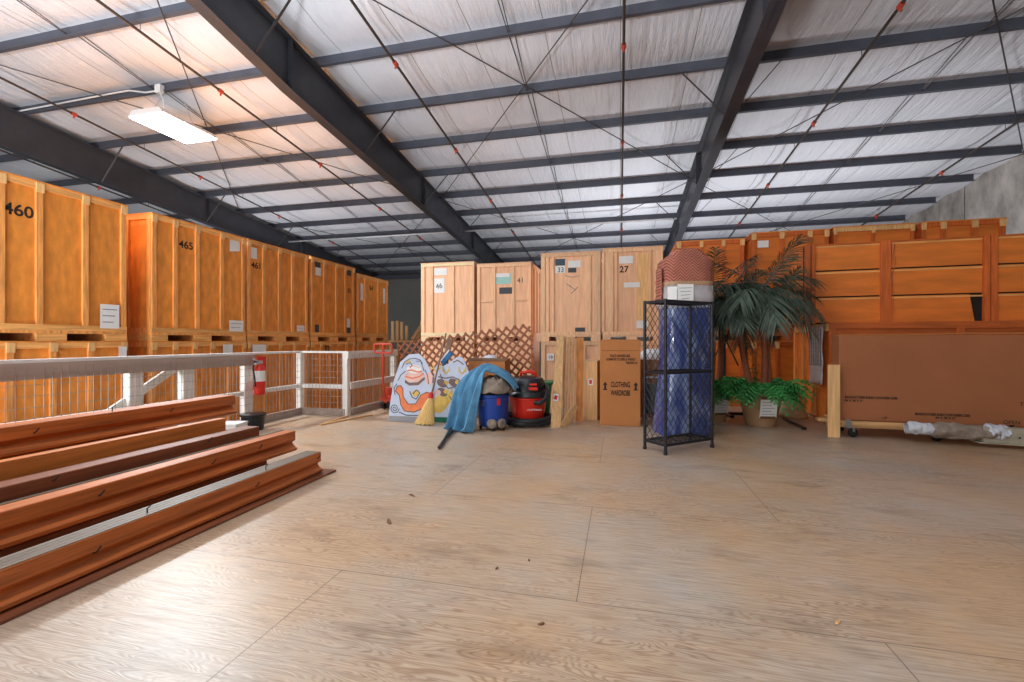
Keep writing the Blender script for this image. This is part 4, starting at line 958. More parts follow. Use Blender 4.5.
# grey cloths piled on the lid
mb = MB()
rr = random.Random(2); P = []
for i in range(13):
    row = []
    for j in range(29):
        u = i / 12; a = 2 * math.pi * j / 28
        r = 0.24 * math.sin(math.pi * (0.08 + 0.46 * u)) if u > 0 else 0.0
        r = 0.25 * u ** 0.5
        wz = 0.18 * (1 - u ** 2.2) + 0.018 * math.sin(5 * a + 9 * u) + 0.014 * math.sin(11 * a - 7 * u)
        row.append((r * math.cos(a) * (1 + 0.08 * math.sin(3 * a)), r * math.sin(a), 0.50 + max(0, wz) + (0 if u < 0.98 else -0.02)))
    P.append(row)
o = mb.grid(P).build('drop_cloth', 'cloth_grey', smooth=True, solid=0.012); o.location = (bx + 0.02, by, 0.02); tag(o, 'crumpled grey-brown cloths heaped on the blue drum vacuum', 'cloth')
# the blanket: draped from behind over the top and down to the floor in front
path = [Vector(p) for p in ((0.30, 0.12, 0.62), (0.22, 0.10, 0.74), (0.05, 0.06, 0.85), (-0.10, 0.0, 0.86), (-0.20, -0.10, 0.74), (-0.27, -0.20, 0.5), (-0.31, -0.26, 0.25), (-0.34, -0.30, 0.07), (-0.37, -0.36, 0.02))]
P = []
NS, NW = 40, 26
for i in range(NS + 1):
    f_ = i / NS * (len(path) - 1); k = min(int(f_), len(path) - 2); q = f_ - k
    p_1, p0_, p1_, p2_ = path[max(k - 1, 0)], path[k], path[k + 1], path[min(k + 2, len(path) - 1)]
    c_ = 0.5 * ((2 * p0_) + (p1_ - p_1) * q + (2 * p_1 - 5 * p0_ + 4 * p1_ - p2_) * q * q + (-p_1 + 3 * p0_ - 3 * p1_ + p2_) * q ** 3)
    s_ = i / NS
    wid = 0.19 + 0.02 * math.sin(3 * s_)
    row = []
    for j in range(NW + 1):
        u = j / NW * 2 - 1
        across = Vector((0.55, -0.83, 0)) if s_ < 0.45 else Vector((0.86, -0.5, 0))
        m1 = max(0, min(1, (s_ - 0.3) / 0.3)); across = (Vector((0.35, -0.93, 0)) * (1 - m1) + Vector((0.93, -0.36, 0)) * m1).normalized()
        nrm = Vector((-across.y, across.x, 0)) * -1
        fold = 0.040 * math.sin(u * 7.5 + s_ * 3.5) * (0.45 + s_) + 0.018 * math.sin(u * 15 - s_ * 4 + 1)
        p = c_ + across * (u * wid) + Vector((nrm.x, nrm.y, 0.4)).normalized() * fold
        p.z -= 0.10 * u * u * (1 - m1) + 0.0
        p.z = max(p.z, 0.012)
        row.append(tuple(p))
    P.append(row)
o = MB().grid(P).build('blanket', 'blanket_blue', smooth=True, solid=0.018); o.location = (bx - 0.02, by, 0.0)
tag(o, 'light blue blanket thrown over the blue drum vacuum, trailing to the floor', 'blanket')
# navy cloth under it
rr = random.Random(4); P = []
for i in range(9):
    row = []
    for j in range(9):
        u, v_ = i / 8, j / 8
        row.append((-0.30 + 0.30 * u + 0.02 * math.sin(9 * v_), -0.05 - 0.28 * v_, max(0.012, (0.50 * (1 - v_) ** 0.9) * (0.5 + 0.5 * u) + 0.03 * math.sin(7 * u + 5 * v_))))
    P.append(row)
o = MB().grid(P).build('work_jacket', 'cloth_navy', smooth=True, solid=0.012); o.location = (bx - 0.27, by + 0.06, 0.0); tag(o, 'dark navy cloth hanging to the floor beside the light blue blanket', 'cloth')
# dark handle lying on the floor
a, b = on_floor(439, 449), on_floor(453, 429)
t = thing('umbrella', (a.x, a.y, 0), 0, 'closed dark green umbrella lying on the floor in front of the blanket', 'umbrella')
d = (b - a)
MB().tube([(0, 0, 0.022), tuple(d * 0.3 + Vector((0, 0, 0.024))), tuple(d * 0.5 + Vector((0, 0, 0.026)))], [0.018, 0.02, 0.014], 8).build('umbrella_handle', 'black_plastic', t, smooth=True)
MB().tube([tuple(d * 0.4 + Vector((0, 0, 0.03))), tuple(d * 0.6 + Vector((0, 0, 0.032))), tuple(d * 0.85 + Vector((0, 0, 0.034)))], [0.016, 0.028, 0.033], 8).build('folded_canopy', 'black_plastic', t, smooth=True)

# ------------------------------------------------------------------ red shop vacuum
c = on_floor(525, 427); vx, vy = c.x, c.y + 0.24
t = thing('shop_vacuum', (vx, vy, 0), R(8), 'red shop vacuum with black lid and coiled black hose', 'vacuum')
MB().lathe([(0, 0.05), (0.20, 0.05), (0.22, 0.08), (0.235, 0.2), (0.262, 0.375), (0.27, 0.38), (0.27, 0.405), (0, 0.405)], 36).build('drum', 'vac_red', t, smooth=True)
MB().lathe([(0.27, 0.405), (0.285, 0.42), (0.275, 0.46), (0.245, 0.49), (0.24, 0.60), (0.205, 0.67), (0.11, 0.70), (0, 0.70)], 32).build('lid', 'black_plastic', t, smooth=True)
MB().tube([(-0.11, -0.03, 0.68), (-0.10, -0.05, 0.745), (0.0, -0.06, 0.765), (0.10, -0.05, 0.745), (0.11, -0.03, 0.68)], 0.024, 8).build('carry_handle', 'vac_red', t, smooth=True, label='red handle')
MB().box(0.02, 0.14, -0.255, -0.215, 0.52, 0.56).box(0.03, 0.13, -0.25, -0.20, 0.585, 0.61).build('nameplate', 'vac_red', t)
lettering('CRAFTSMAN', 0.036, 'white_paper', t, (0.10, -0.2495, 0.235), name='lettering', rot=0.03)
hose = []
for k in range(60):
    a = R(200) + k * R(11.5); rr_ = 0.315 + 0.012 * math.sin(k * 0.7)
    hose.append((0.01 + rr_ * math.cos(a), -0.02 + rr_ * 0.92 * math.sin(a), 0.05 + 0.075 * (k / 59)))
hm = MB()
hm.tube(hose, [0.037 + 0.004 * (k % 2) for k in range(60)], 10).build('hose', 'black_rubber', t, smooth=True)
MB().tube([(0.10, -0.30, 0.36), (0.17, -0.31, 0.345), (0.25, -0.26, 0.40), (0.28, -0.18, 0.50), (0.265, -0.08, 0.55), (0.22, 0.0, 0.56)], [0.032, 0.034, 0.034, 0.034, 0.032, 0.03], 10).build('hose_wand', 'black_plastic', t, smooth=True)
for an in (-60, -120, 60, 120): caster(t, 0.2 * math.cos(R(an)), 0.2 * math.sin(R(an)), 0.028)
# tan bag behind, between vacuums
c = at_d(511, 410, 7.02)
P = []
for i in range(12):
    row = []
    for k in range(21):
        a = 2 * math.pi * k / 20; u = i / 11
        r = (0.17 * math.sin(math.pi * (0.12 + 0.80 * u)) ** 0.6) * (1 + 0.07 * math.sin(3 * a + 4 * u) + 0.05 * math.sin(7 * a))
        row.append((r * math.cos(a), r * 0.8 * math.sin(a), 0.62 * u))
    P.append(row)
o = MB().grid(P).build('canvas_sack', 'cloth_grey', smooth=True, solid=0.01); o.location = (c.x, c.y, 0.006); tag(o, 'grey-brown canvas sack standing between the two vacuums', 'sack')
# green tote with lid
c = at_d(539, 400, 7.1)
t = thing('storage_tote', (c.x, c.y, 0), R(6), 'green plastic tote with a lid behind the red vacuum', 'tote')
MB().add([(-0.16, -0.14, 0), (0.16, -0.14, 0), (0.16, 0.14, 0), (-0.16, 0.14, 0), (-0.2, -0.18, 0.54), (0.2, -0.18, 0.54), (0.2, 0.18, 0.54), (-0.2, 0.18, 0.54)], [(0, 3, 2, 1), (4, 5, 6, 7), (0, 1, 5, 4), (1, 2, 6, 5), (2, 3, 7, 6), (3, 0, 4, 7)]).build('tub', 'tub_green', t, bevel=0.015)
MB().box(-0.225, 0.225, -0.2, 0.2, 0.53, 0.575).build('lid', 'tub_green', t, bevel=0.012)
MB().box(-0.19, 0.19, -0.185, -0.165, 0.40, 0.43).box(-0.17, -0.14, -0.19, -0.15, 0.05, 0.5).box(0.14, 0.17, -0.19, -0.15, 0.05, 0.5).build('rib', 'tub_green', t)

# ------------------------------------------------------------------ planks leaning together, narrow box and wardrobe carton
def plank(pb0, pb1, pt0, pt1, Db, Dt, th, label, m='plank_wood', sticker=None):
    a, b = at_d(pb0[0], pb0[1], Db), at_d(pb1[0], pb1[1], Db); c_, d_ = at_d(pt1[0], pt1[1], Dt), at_d(pt0[0], pt0[1], Dt)
    a.z = b.z = 0.0
    nb = Vector((0, th, 0))
    o = bpy.data.objects.new('leaning_plank', None); C.objects.link(o); o.location = (a.x, a.y, 0); o.empty_display_size = 0.1
    tag(o, label, 'plank', 'planks leaning beside the wardrobe carton')
    A = Vector((a.x, a.y, 0)); q = [a - A, b - A, c_ - A, d_ - A]
    MB().add([*q, *[p + nb for p in q]], [(0, 1, 2, 3), (7, 6, 5, 4), (0, 4, 5, 1), (1, 5, 6, 2), (2, 6, 7, 3), (3, 7, 4, 0)]).build('timber', m, o)
    if sticker:
        s0 = at_d(sticker[0], sticker[1], sticker[2]) - A
        MB().box(-0.035, 0.035, -0.004, 0.0, -0.05, 0.05, Matrix.Translation(s0)).build('sticker', 'white_paper', o)
        MB().box(-0.026, 0.02, -0.006, -0.004, -0.03, 0.03, Matrix.Translation(s0) @ Matrix.Rotation(R(20), 4, 'Y')).build('sticker_print', 'red_ink', o)
    return o
DB = 6.25
plank((550.5, 427), (560.5, 427), (557, 335), (564, 335), DB, 6.62, 0.03, 'widest pale plank in front, with a red and white sticker', sticker=(556, 397, 6.35))
for k in range(5):
    pa = 562.6 + k * 2.7; pt = 564.6 + k * 2.7
    plank((pa, 426), (pa + 1.4, 426), (pt, 336 + k * 0.4), (pt + 1.5, 336 + k * 0.4), 6.42 + 0.05 * k, 6.72 + 0.04 * k, 0.03, 'narrow pale plank stood on edge, %s from the widest plank' % ('first', 'second', 'third', 'fourth', 'fifth')[k])
plank((576, 420), (583, 420), (577, 337), (583.5, 337), 6.78, 6.92, 0.03, 'darker upright plank closing the row, next to the narrow box', 'amber_wood')
a, b = on_floor(561, 428), at_d(576.5, 405, 6.28)
o = MB().bar((a.x + 0.02, a.y, 0.02), tuple(b), 0.02, 0.09).build('short_board', 'plank_wood_x'); o.location.z = 0.004
tag(o, 'short pale board tilted at the foot of the leaning planks', 'board')
c = on_floor(581.5, 419); c1 = on_floor(594, 420)
t = thing('narrow_carton', (c.x + 0.045, c.y, 0), R(-10), 'tall narrow brown box with a red sticker beside the wardrobe carton', 'box')
Wn = (c1 - c).length
Mx = Matrix.Rotation(R(-3), 4, 'X')
MB().box(0, Wn, 0, 0.26, 0, 0.90).build('carton', 'plank_wood', t, bevel=0.006)
MB().box(-0.006, Wn + 0.006, -0.006, 0.286, 0.885, 0.905).build('top_flap', 'carton_pale', t)
MB().box(0.06, 0.13, -0.003, 0, 0.53, 0.63).build('sticker', 'white_paper', t); MB().box(0.075, 0.115, -0.005, -0.003, 0.55, 0.61, ).build('sticker_print', 'red_ink', t)
c = on_floor(600, 424.5); c1 = on_floor(640.5, 426)
Ww = (c1 - c).length; rz = math.atan2(c1.y - c.y, c1.x - c.x)
t = thing('wardrobe_carton', (c.x, c.y, 0), rz, 'tall brown wardrobe carton printed CLOTHING WARDROBE', 'carton')
Hw = 1.215
MB().box(0, Ww, 0, 0.52, 0, Hw).build('carton', 'carton_brown', t, bevel=0.008)
MB().box(-0.004, Ww + 0.006, -0.004, 0.25, Hw - 0.004, Hw + 0.006).box(0.0, Ww, 0.265, 0.524, Hw - 0.004, Hw + 0.004).build('top_flap', 'carton_brown', t)
MB().box(0.02, Ww - 0.02, -0.0015, 0.0, Hw - 0.155, Hw - 0.150).build('crease', 'ink_dark_red', t)
kx = Ww / 41.5
def wz(py): return (425 - py) / 86.0 * Hw
lettering('PLACE HANGER BAR', 0.055, 'ink', t, (Ww * 0.5, -0.002, wz(356.2)), 'lettering', bold=0.0012, xs=0.55)
lettering('& REMOVE TO OPEN & WEIGHT', 0.048, 'ink', t, (Ww * 0.52, -0.002, wz(359.6)), 'lettering', bold=0.0012, xs=0.58)
lettering('THIS END UP', 0.045, 'ink', t, (Ww * 0.78, -0.002, wz(363)), 'lettering', bold=0.0012, xs=0.6)
lettering('CLOTHING', 0.105, 'ink', t, (Ww * 0.51, -0.002, wz(386.2)), 'lettering', bold=0.003, xs=0.50)
lettering('WARDROBE', 0.105, 'ink', t, (Ww * 0.51, -0.002, wz(394.6)), 'lettering', bold=0.003, xs=0.46)
for ax in (0.13, 0.885):
    x = Ww * ax; z = wz(388.5)
    MB().prism([(x - 0.014, z), (x + 0.014, z), (x + 0.014, z + 0.06), (x + 0.032, z + 0.06), (x, z + 0.105), (x - 0.032, z + 0.06), (x - 0.014, z + 0.06)], -0.0022, 0).box(x - 0.03, x + 0.03, -0.0022, 0, z - 0.012, z + 0.004).build('printed_arrow', 'ink', t)
# things glimpsed between carton and shelf: a chair of black mesh, a white bag on a small carton
c = at_d(652, 400, 6.7)
t = thing('carton', (c.x - 0.15, c.y + 0.35, 0), R(0), 'brown carton behind the wire shelf beside the wardrobe carton', 'carton')
MB().box(0, 0.42, 0, 0.4, 0, 0.9).build('carton_body', 'carton_dark', t, bevel=0.006); MB().box(-0.004, 0.424, -0.004, 0.2, 0.895, 0.905).build('top_flap', 'carton_brown', t); MB().box(0.18, 0.24, -0.002, 0.402, 0.2, 0.904).build('tape', 'packing_tape', t)
P = []
rr = random.Random(8)
for i in range(8):
    P.append([(0.26 * math.cos(2 * math.pi * k / 16) * math.sin(math.pi * (0.5 - 0.5 * i / 8) ) * (1 + rr.uniform(-.08, .08)), 0.17 * math.sin(2 * math.pi * k / 16) * math.sin(math.pi * (0.5 - 0.5 * i / 8)), 0.17 * math.sin(math.pi * i / 16)) for k in range(17)])
o = MB().grid(P).build('foam_bundle', 'white_paper', smooth=True, solid=0.006); o.location = (c.x + 0.06, c.y + 0.55, 0.908); tag(o, 'white bundle lying on the carton behind the wire shelf', 'bundle')
t = thing('folding_chair', (c.x + 0.06, c.y - 0.05, 0), R(-10), 'folded black chair behind the wire shelf, low beside the carton', 'chair')
MB().box(-0.2, 0.2, 0, 0.05, 0.12, 0.58).build('seat', 'black_plastic', t, bevel=0.02)
for s_ in (-1, 1): MB().tube([(s_ * 0.19, 0.0, 0.012), (s_ * 0.19, 0.03, 0.66)], 0.012, 8).build('leg', 'grey_metal', t); MB().tube([(s_ * 0.15, 0.08, 0.012), (s_ * 0.15, 0.05, 0.62)], 0.012, 8).build('leg', 'grey_metal', t)
MB().tube([(-0.19, 0.03, 0.66), (0.19, 0.03, 0.66)], 0.012, 8).build('top_bar', 'grey_metal', t)

# ------------------------------------------------------------------ wire shelf
A = on_floor(665.5, 454.5); B = on_floor(712, 447)
u = (B - A); Ws = u.length; rz = math.atan2(u.y, u.x)
t = thing('wire_shelf', (A.x, A.y, 0), rz, 'black three-tier metal shelf with diamond wire sides, standing alone on the floor', 'shelf')
Ds, Hs = 0.30, 1.645
corners = [(0, 0), (Ws, 0), (0, Ds), (Ws, Ds)]
for (x, y) in corners: MB().tube([(x, y, 0.012), (x, y, Hs)], 0.017, 10).tube([(x, y, 0), (x, y, 0.03)], 0.022, 10).build('leg', 'black_metal', t, smooth=True)
for zs in (0.10, 0.86, Hs - 0.02):
    mb = MB()
    for (p, q) in (((0, 0), (Ws, 0)), ((Ws, 0), (Ws, Ds)), ((Ws, Ds), (0, Ds)), ((0, Ds), (0, 0))): mb.bar((p[0], p[1], zs), (q[0], q[1], zs), 0.02, 0.028)
    sh = mb.build('tier', 'black_metal', t)
    g = MB()
    for k in range(1, 12): g.tube([(0, Ds * k / 12, zs + 0.008), (Ws, Ds * k / 12, zs + 0.008)], 0.0032, 5)
    for k in range(1, 5): g.tube([(Ws * k / 5, 0, zs + 0.002), (Ws * k / 5, Ds, zs + 0.002)], 0.0035, 5)
    g.build('wire_deck', 'black_metal', sh)
def diamond(p, q, z0, z1, sp, r=0.0042):
    p = Vector((p[0], p[1], 0)); q = Vector((q[0], q[1], 0)); L_ = (q - p).length; d = (q - p) / L_; H_ = z1 - z0; k_ = 1.35; mb = MB()
    c_ = -H_ / k_
    while c_ < L_ + H_ / k_:
        for sg in (1, -1):
            pts = []
            for xx in (0, L_):
                zz = sg * k_ * (xx - c_)
                if 0 <= zz <= H_: pts.append((xx, zz))
            for zz in (0, H_):
                xx = c_ + zz / (sg * k_)
                if 0 < xx < L_: pts.append((xx, zz))
            if len(pts) >= 2 and math.dist(pts[0], pts[1]) > 0.02:
                a_, b_ = pts[:2]
                mb.tube([p + d * a_[0] + Vector((0, 0.004 * sg, z0 + a_[1])), p + d * b_[0] + Vector((0, 0.004 * sg, z0 + b_[1]))], r, 4)
        c_ += sp
    return mb
for (z0, z1) in ((0.89, Hs - 0.04), (0.12, 0.83)):
    diamond((0, 0), (Ws, 0), z0, z1, 0.075).build('wire_side', 'black_metal', t)
    diamond((0, 0), (0, Ds), z0, z1, 0.075).build('wire_side', 'black_metal', t)
    diamond((Ws, 0), (Ws, Ds), z0, z1, 0.10).build('wire_side', 'black_metal', t)

# blue tape strip hanging on the shelf
# ------------------------------------------------------------------ furniture wrapped in pads, standing on end
c = on_floor(688, 437)
t = thing('wrapped_sofa', (c.x, c.y + 0.32, 0), R(14), 'tall furniture on end, wrapped in brown quilted and blue pads, behind the wire shelf', 'furniture')
def blob(levels, n=40, p=4.0, wob=0.0, seed=1):
    P = []; rr = random.Random(seed); f1 = [rr.uniform(0, 6) for _ in range(6)]
    for (z, hx, hy, ox) in levels:
        row = []
        for k in range(n):
            a = 2 * math.pi * k / n; ca, sa = math.cos(a), math.sin(a)
            rr_ = (abs(ca) ** p + abs(sa) ** p) ** (-1 / p)
            wv = 1 + wob * (math.sin(5 * a + f1[0] + 3 * z) + 0.6 * math.sin(9 * a + f1[1] - 5 * z))
            row.append((ox + hx * rr_ * ca * wv, hy * rr_ * sa * wv, z))
        row.append(row[0]); P.append(row)
    return P
def stack_blob(zs, n=14):
    out = []
    for i in range(len(zs) - 1):
        for k in range(n):
            q = k / n; out.append(tuple(a + (b - a) * q for a, b in zip(zs[i], zs[i + 1])))
    out.append(zs[-1]); return out
P = blob(stack_blob([(0.0, 0.02, 0.02, 0), (0.004, 0.36, 0.26, -0.02), (0.25, 0.34, 0.26, -0.01), (0.8, 0.31, 0.25, 0), (1.3, 0.31, 0.25, 0.0), (1.70, 0.30, 0.24, 0.0)], 10), wob=0.022)
MB().grid(P).build('blue_pad', 'pad_blue', t, smooth=True)
P = blob(stack_blob([(1.66, 0.30, 0.245, 0), (1.75, 0.31, 0.255, 0), (1.92, 0.305, 0.255, 0), (2.10, 0.318, 0.26, 0), (2.235, 0.312, 0.25, 0.0), (2.255, 0.30, 0.24, 0), (2.35, 0.165, 0.21, 0.0), (2.375, 0.15, 0.20, 0), (2.38, 0.02, 0.02, 0)], 6), wob=0.010, seed=3)
MB().grid(P).build('brown_pad', 'quilt_brown', t, smooth=True)
P = blob([(1.885, 0.313, 0.264, 0), (1.955, 0.316, 0.266, 0)], wob=0.010, seed=3); MB().grid(P).build('tape_band', 'packing_tape', t, smooth=True, solid=0.003)
P = blob([(1.74, 0.318, 0.266, 0), (1.77, 0.318, 0.266, 0)], wob=0.010, seed=3); MB().grid(P).build('tape_band', 'packing_tape', t, smooth=True, solid=0.003)
P = blob([(1.90, 0.320, 0.270, 0), (1.62, 0.322, 0.272, 0)], wob=0.010, seed=3); MB().grid(P).build('plastic_wrap', 'clear_wrap', t, smooth=True, solid=0.002)
M_ = Matrix.Translation((-0.10, -0.290, 1.78))
o = MB().box(-0.10, 0.10, -0.002, 0.002, -0.13, 0.13, M_).build('paper_label', 'white_paper', t)
mb = MB()
for k in range(4): mb.bar((-0.18 + 0.01 * k, -0.2935, 1.86 - k * 0.045), (-0.02 - 0.012 * k, -0.2935, 1.865 - k * 0.043), 0.003, 0.006)
mb.build('handwriting', 'grey_print', o).matrix_parent_inverse.identity()
MB().box(-0.055, 0.055, -0.002, 0.002, -0.10, 0.10, Matrix.Translation((-0.262, -0.280, 1.78)) @ Matrix.Rotation(R(-22), 4, 'Z')).build('paper_label', 'white_paper', t)
P = [[(-0.34 - 0.01 * math.sin(3 * i), -0.12 + 0.2 * j / 4, 2.14 - 0.055 * i) for j in range(5)] for i in range(9)]
MB().grid(P).build('loose_flap', 'quilt_brown', t, smooth=True, solid=0.02)
# folds: diagonal rope lines over the blue pad
for (xa, za, xb, zb) in ((-0.28, 1.50, 0.02, 0.92), (0.26, 1.45, -0.02, 0.95), (-0.05, 1.50, 0.2, 1.0)):
    MB().tube([(xa, -0.262, za), ((xa + xb) / 2, -0.272, (za + zb) / 2), (xb, -0.262, zb)], [0.012, 0.02, 0.012], 6).build('pad_fold', 'pad_blue', t, smooth=True)

# ------------------------------------------------------------------ palms
def frond_mesh(name, L_, rise, droop, nl, seed, m):
    rr = random.Random(seed); mb = MB(); pts = []
    for i in range(15):
        s_ = i / 14
        pts.append(Vector((L_ * (s_ - 0.12 * s_ * s_ * droop), 0, rise * s_ - droop * 0.62 * s_ ** 2.2 * L_)))
    mb.tube(pts, [0.008 - 0.006 * i / 14 for i in range(15)], 5)
    for k in range(nl):
        s_ = 0.12 + 0.88 * k / (nl - 1); f_ = s_ * 14; i = min(int(f_), 13); base = pts[i].lerp(pts[i + 1], f_ - i)
        tg = (pts[i + 1] - pts[i]).normalized()
        ll = L_ * (0.22 + 0.30 * math.sin(math.pi * min(1, 0.15 + 0.8 * s_))) * rr.uniform(0.85, 1.1)
        for sg in (-1, 1):
            d = (tg * (0.55 + 0.5 * s_) + Vector((0, sg * (1.0 - 0.45 * s_), 0)) + Vector((0, 0, rr.uniform(-0.35, 0.22)))).normalized()
            wv = tg.cross(d).normalized().cross(d).normalized() * 0.0085
            q = []
            for j, (sj, wj) in enumerate(((0, 0.5), (0.35, 1.0), (0.7, 0.8), (1.0, 0.05))):
                c_ = base + d * (ll * sj) + Vector((0, 0, -0.45 * ll * sj * sj * (0.6 + 0.5 * droop)))
                q += [c_ + wv * wj, c_ - wv * wj]
            mb.add(q, [(0, 2, 3, 1), (2, 4, 5, 3), (4, 6, 7, 5)])
    me = mb.mesh(name); me.materials.append(MATS[m])
    return me
FR = [frond_mesh('frond', 0.72, 0.34, 0.9, 30, 1, 'palm_leaf'), frond_mesh('frond', 0.70, 0.10, 1.1, 30, 2, 'palm_leaf'), frond_mesh('frond', 0.62, 0.72, 0.4, 26, 3, 'palm_leaf'), frond_mesh('frond', 0.66, -0.05, 1.2, 30, 4, 'palm_leaf_dry')]
def leafy(seed, rad, z0, n, size):
    rr = random.Random(seed); mb = MB()
    for k in range(n):
        a = rr.uniform(0, 6.283); r0 = rad * 0.7 * math.sqrt(rr.random()); st = Vector((r0 * math.cos(a), r0 * math.sin(a), z0))
        out = Vector((math.cos(a), math.sin(a), 0)); L_ = size * rr.uniform(0.6, 1.15); up = rr.uniform(0.3, 1.1)
        pts = [st + out * (L_ * s_) + Vector((0, 0, L_ * (up * s_ - (0.75 + 0.2 * up) * s_ * s_))) for s_ in (0, .25, .5, .75, 1)]
        mb.tube(pts, 0.003, 4, cap=False)
        for i in range(1, 10):
            f_ = i / 9 * 4; j = min(int(f_), 3); base = pts[j].lerp(pts[j + 1], f_ - j); tg = (pts[j + 1] - pts[j]).normalized(); sd = tg.cross(Vector((0, 0, 1))).normalized()
            ll = size * 0.30 * math.sin(math.pi * (0.2 + 0.75 * i / 9)) + 0.015
            for sg in (-1, 1):
                d = (tg * 0.6 + sd * sg).normalized(); wv = tg * 0.014; tip = base + d * ll - Vector((0, 0, ll * 0.25))
                mb.add([base + wv * 0.3, base + d * ll * 0.5 + wv * 1.5, tip, base + d * ll * 0.5 - wv * 1.5], [(0, 1, 2, 3)])
    return mb
def palm(loc, rz, label, pot_s, trunks, seed, paper_an):
    t = thing('potted_palm', loc, rz, label, 'palm', 'artificial palms in tan pots')
    s_ = pot_s
    MB().lathe([(0, 0), (0.19, 0), (0.20, 0.01), (0.235, 0.22), (0.238, 0.235), (0.245, 0.24), (0.275, 0.43), (0.30, 0.44), (0.31, 0.46), (0.312, 0.53), (0.30, 0.55), (0.275, 0.55), (0.27, 0.50), (0, 0.50)], 40, sx=s_, sy=s_).build('pot', 'pot_tan', t, smooth=True)
    MB().lathe([(0.0, 0.50), (0.27, 0.505), (0.2, 0.53), (0, 0.54)], 20, sx=s_ * 0.99, sy=s_ * 0.99).build('moss', 'moss', t, smooth=True)
    rr = random.Random(seed)
    for ti, (bx_, by_, tx, ty, H_, nf, sc) in enumerate(trunks):
        pts = [(bx_ + (tx - bx_) * q + 0.02 * math.sin(5 * q + ti), by_ + (ty - by_) * q, 0.5 + (H_ - 0.5) * q) for q in [k / 12 for k in range(13)]]
        MB().tube(pts, [0.043 - 0.012 * k / 12 + 0.004 * (k % 2) for k in range(13)], 10).build('trunk', 'trunk_brown', t, smooth=True)
        for k in range(nf):
            me = FR[(0, 1, 2, 3, 1, 0)[k % 6]]
            o = bpy.data.objects.new('frond', me); C.objects.link(o); o.parent = t
            o.location = (tx, ty, H_ - 0.02 + 0.03 * (k % 3)); o.rotation_euler = (rr.uniform(-0.25, 0.25), rr.uniform(-0.25, 0.2), k * 2.39996 + rr.uniform(-0.3, 0.3)); q = sc * rr.uniform(0.85, 1.1); o.scale = (q, q, q)
    leafy(seed + 5, 0.30 * s_, 0.52, 110, 0.46).build('fern_foliage', 'fern_leaf', t)
    a = R(paper_an); rr_ = 0.252 * s_
    Mp = Matrix.Rotation(a, 4, 'Z') @ Matrix.Translation((0, -rr_, 0.27)) @ Matrix.Rotation(R(10), 4, 'X')
    pl = MB().box(-0.11, 0.11, -0.014, -0.010, -0.13, 0.13, Mp).build('paper_label', 'white_paper', t, label='white paper sheet taped on')
    mb = MB()
    for k in range(5): mb.box(-0.085, 0.08 - 0.04 * (k % 2), -0.0155, -0.0142, 0.085 - k * 0.042, 0.091 - k * 0.042, Mp)
    mb.build('print', 'grey_print', pl)
    for zz in (0.13, -0.145): MB().box(-0.10, 0.10, -0.016, -0.009, zz, zz + 0.035, Mp).build('tape', 'broom_stick', t)
    return t
c = on_floor(765, 427)
palm((c.x, c.y + 0.22, 0), R(15), 'larger artificial palm with drooping dark fronds in a tan pot with white sheet', 1.0,
     [(0.05, 0.0, 0.04, 0.0, 1.92, 15, 1.0), (0.13, 0.05, 0.14, 0.06, 1.72, 13, 0.95), (-0.12, 0.05, -0.26, 0.12, 1.60, 10, 0.9)], 3, -8)
c = on_floor(716, 424)
palm((c.x, c.y + 0.3, 0), R(5), 'rear artificial palm in a tan pot, half behind the wire shelf', 0.92,
     [(-0.02, 0.0, 0.02, 0.02, 1.95, 15, 0.95), (0.10, 0.08, 0.22, 0.08, 1.78, 13, 0.95)], 9, 18)
# ivy strand climbing between the trunks is part of the big palm's look: a separate hanging garland
rr = random.Random(21); mb = MB()
c = on_floor(757, 420); 
for k in range(210):
    q = rr.random(); x = 0.10 * math.sin(6 * q) + rr.uniform(-0.10, 0.10); y = rr.uniform(-0.06, 0.06); z = 0.62 + 0.95 * q
    a = rr.uniform(0, 6.28); sz = rr.uniform(0.03, 0.05); d1 = Vector((math.cos(a), math.sin(a), rr.uniform(-0.7, 0.1))).normalized(); d2 = d1.cross(Vector((0, 0, 1))).normalized()
    b_ = Vector((x, y, z)); mb.add([b_, b_ + d1 * sz * 0.6 + d2 * sz * 0.45, b_ + d1 * sz * 1.2, b_ + d1 * sz * 0.6 - d2 * sz * 0.45], [(0, 1, 2, 3)])
mb.tube([(0.10 * math.sin(6 * k / 10), 0, 0.5 + 1.05 * k / 10) for k in range(11)], 0.006, 5)
o = mb.build('ivy_garland', 'fern_leaf'); o.location = (c.x, c.y + 0.42, 0.0); tag(o, 'green ivy garland climbing behind the larger palm trunks', 'garland')
# black stand between the pots
c = on_floor(731, 419)
t = thing('metal_stand', (c.x, c.y + 0.45, 0), R(10), 'black metal stand with braced pole between the two palm pots', 'stand')
MB().tube([(0, 0, 0.03), (0, 0, 1.75)], 0.022, 10).build('pole', 'black_metal', t, smooth=True)
for s_ in (-1, 1): MB().tube([(s_ * 0.02, -0.0, 1.22), (s_ * 0.22, -0.0, 0.80)], 0.012, 8).build('brace', 'black_metal', t)
MB().tube([(-0.14, 0, 1.24), (0.14, 0, 1.24)], 0.02, 8).build('cross_bar', 'black_metal', t)
MB().box(-0.1, 0.85, -0.03, 0.03, 0.0, 0.045).box(-0.03, 0.03, -0.3, 0.3, 0.0, 0.04).build('base', 'black_metal', t, bevel=0.004)
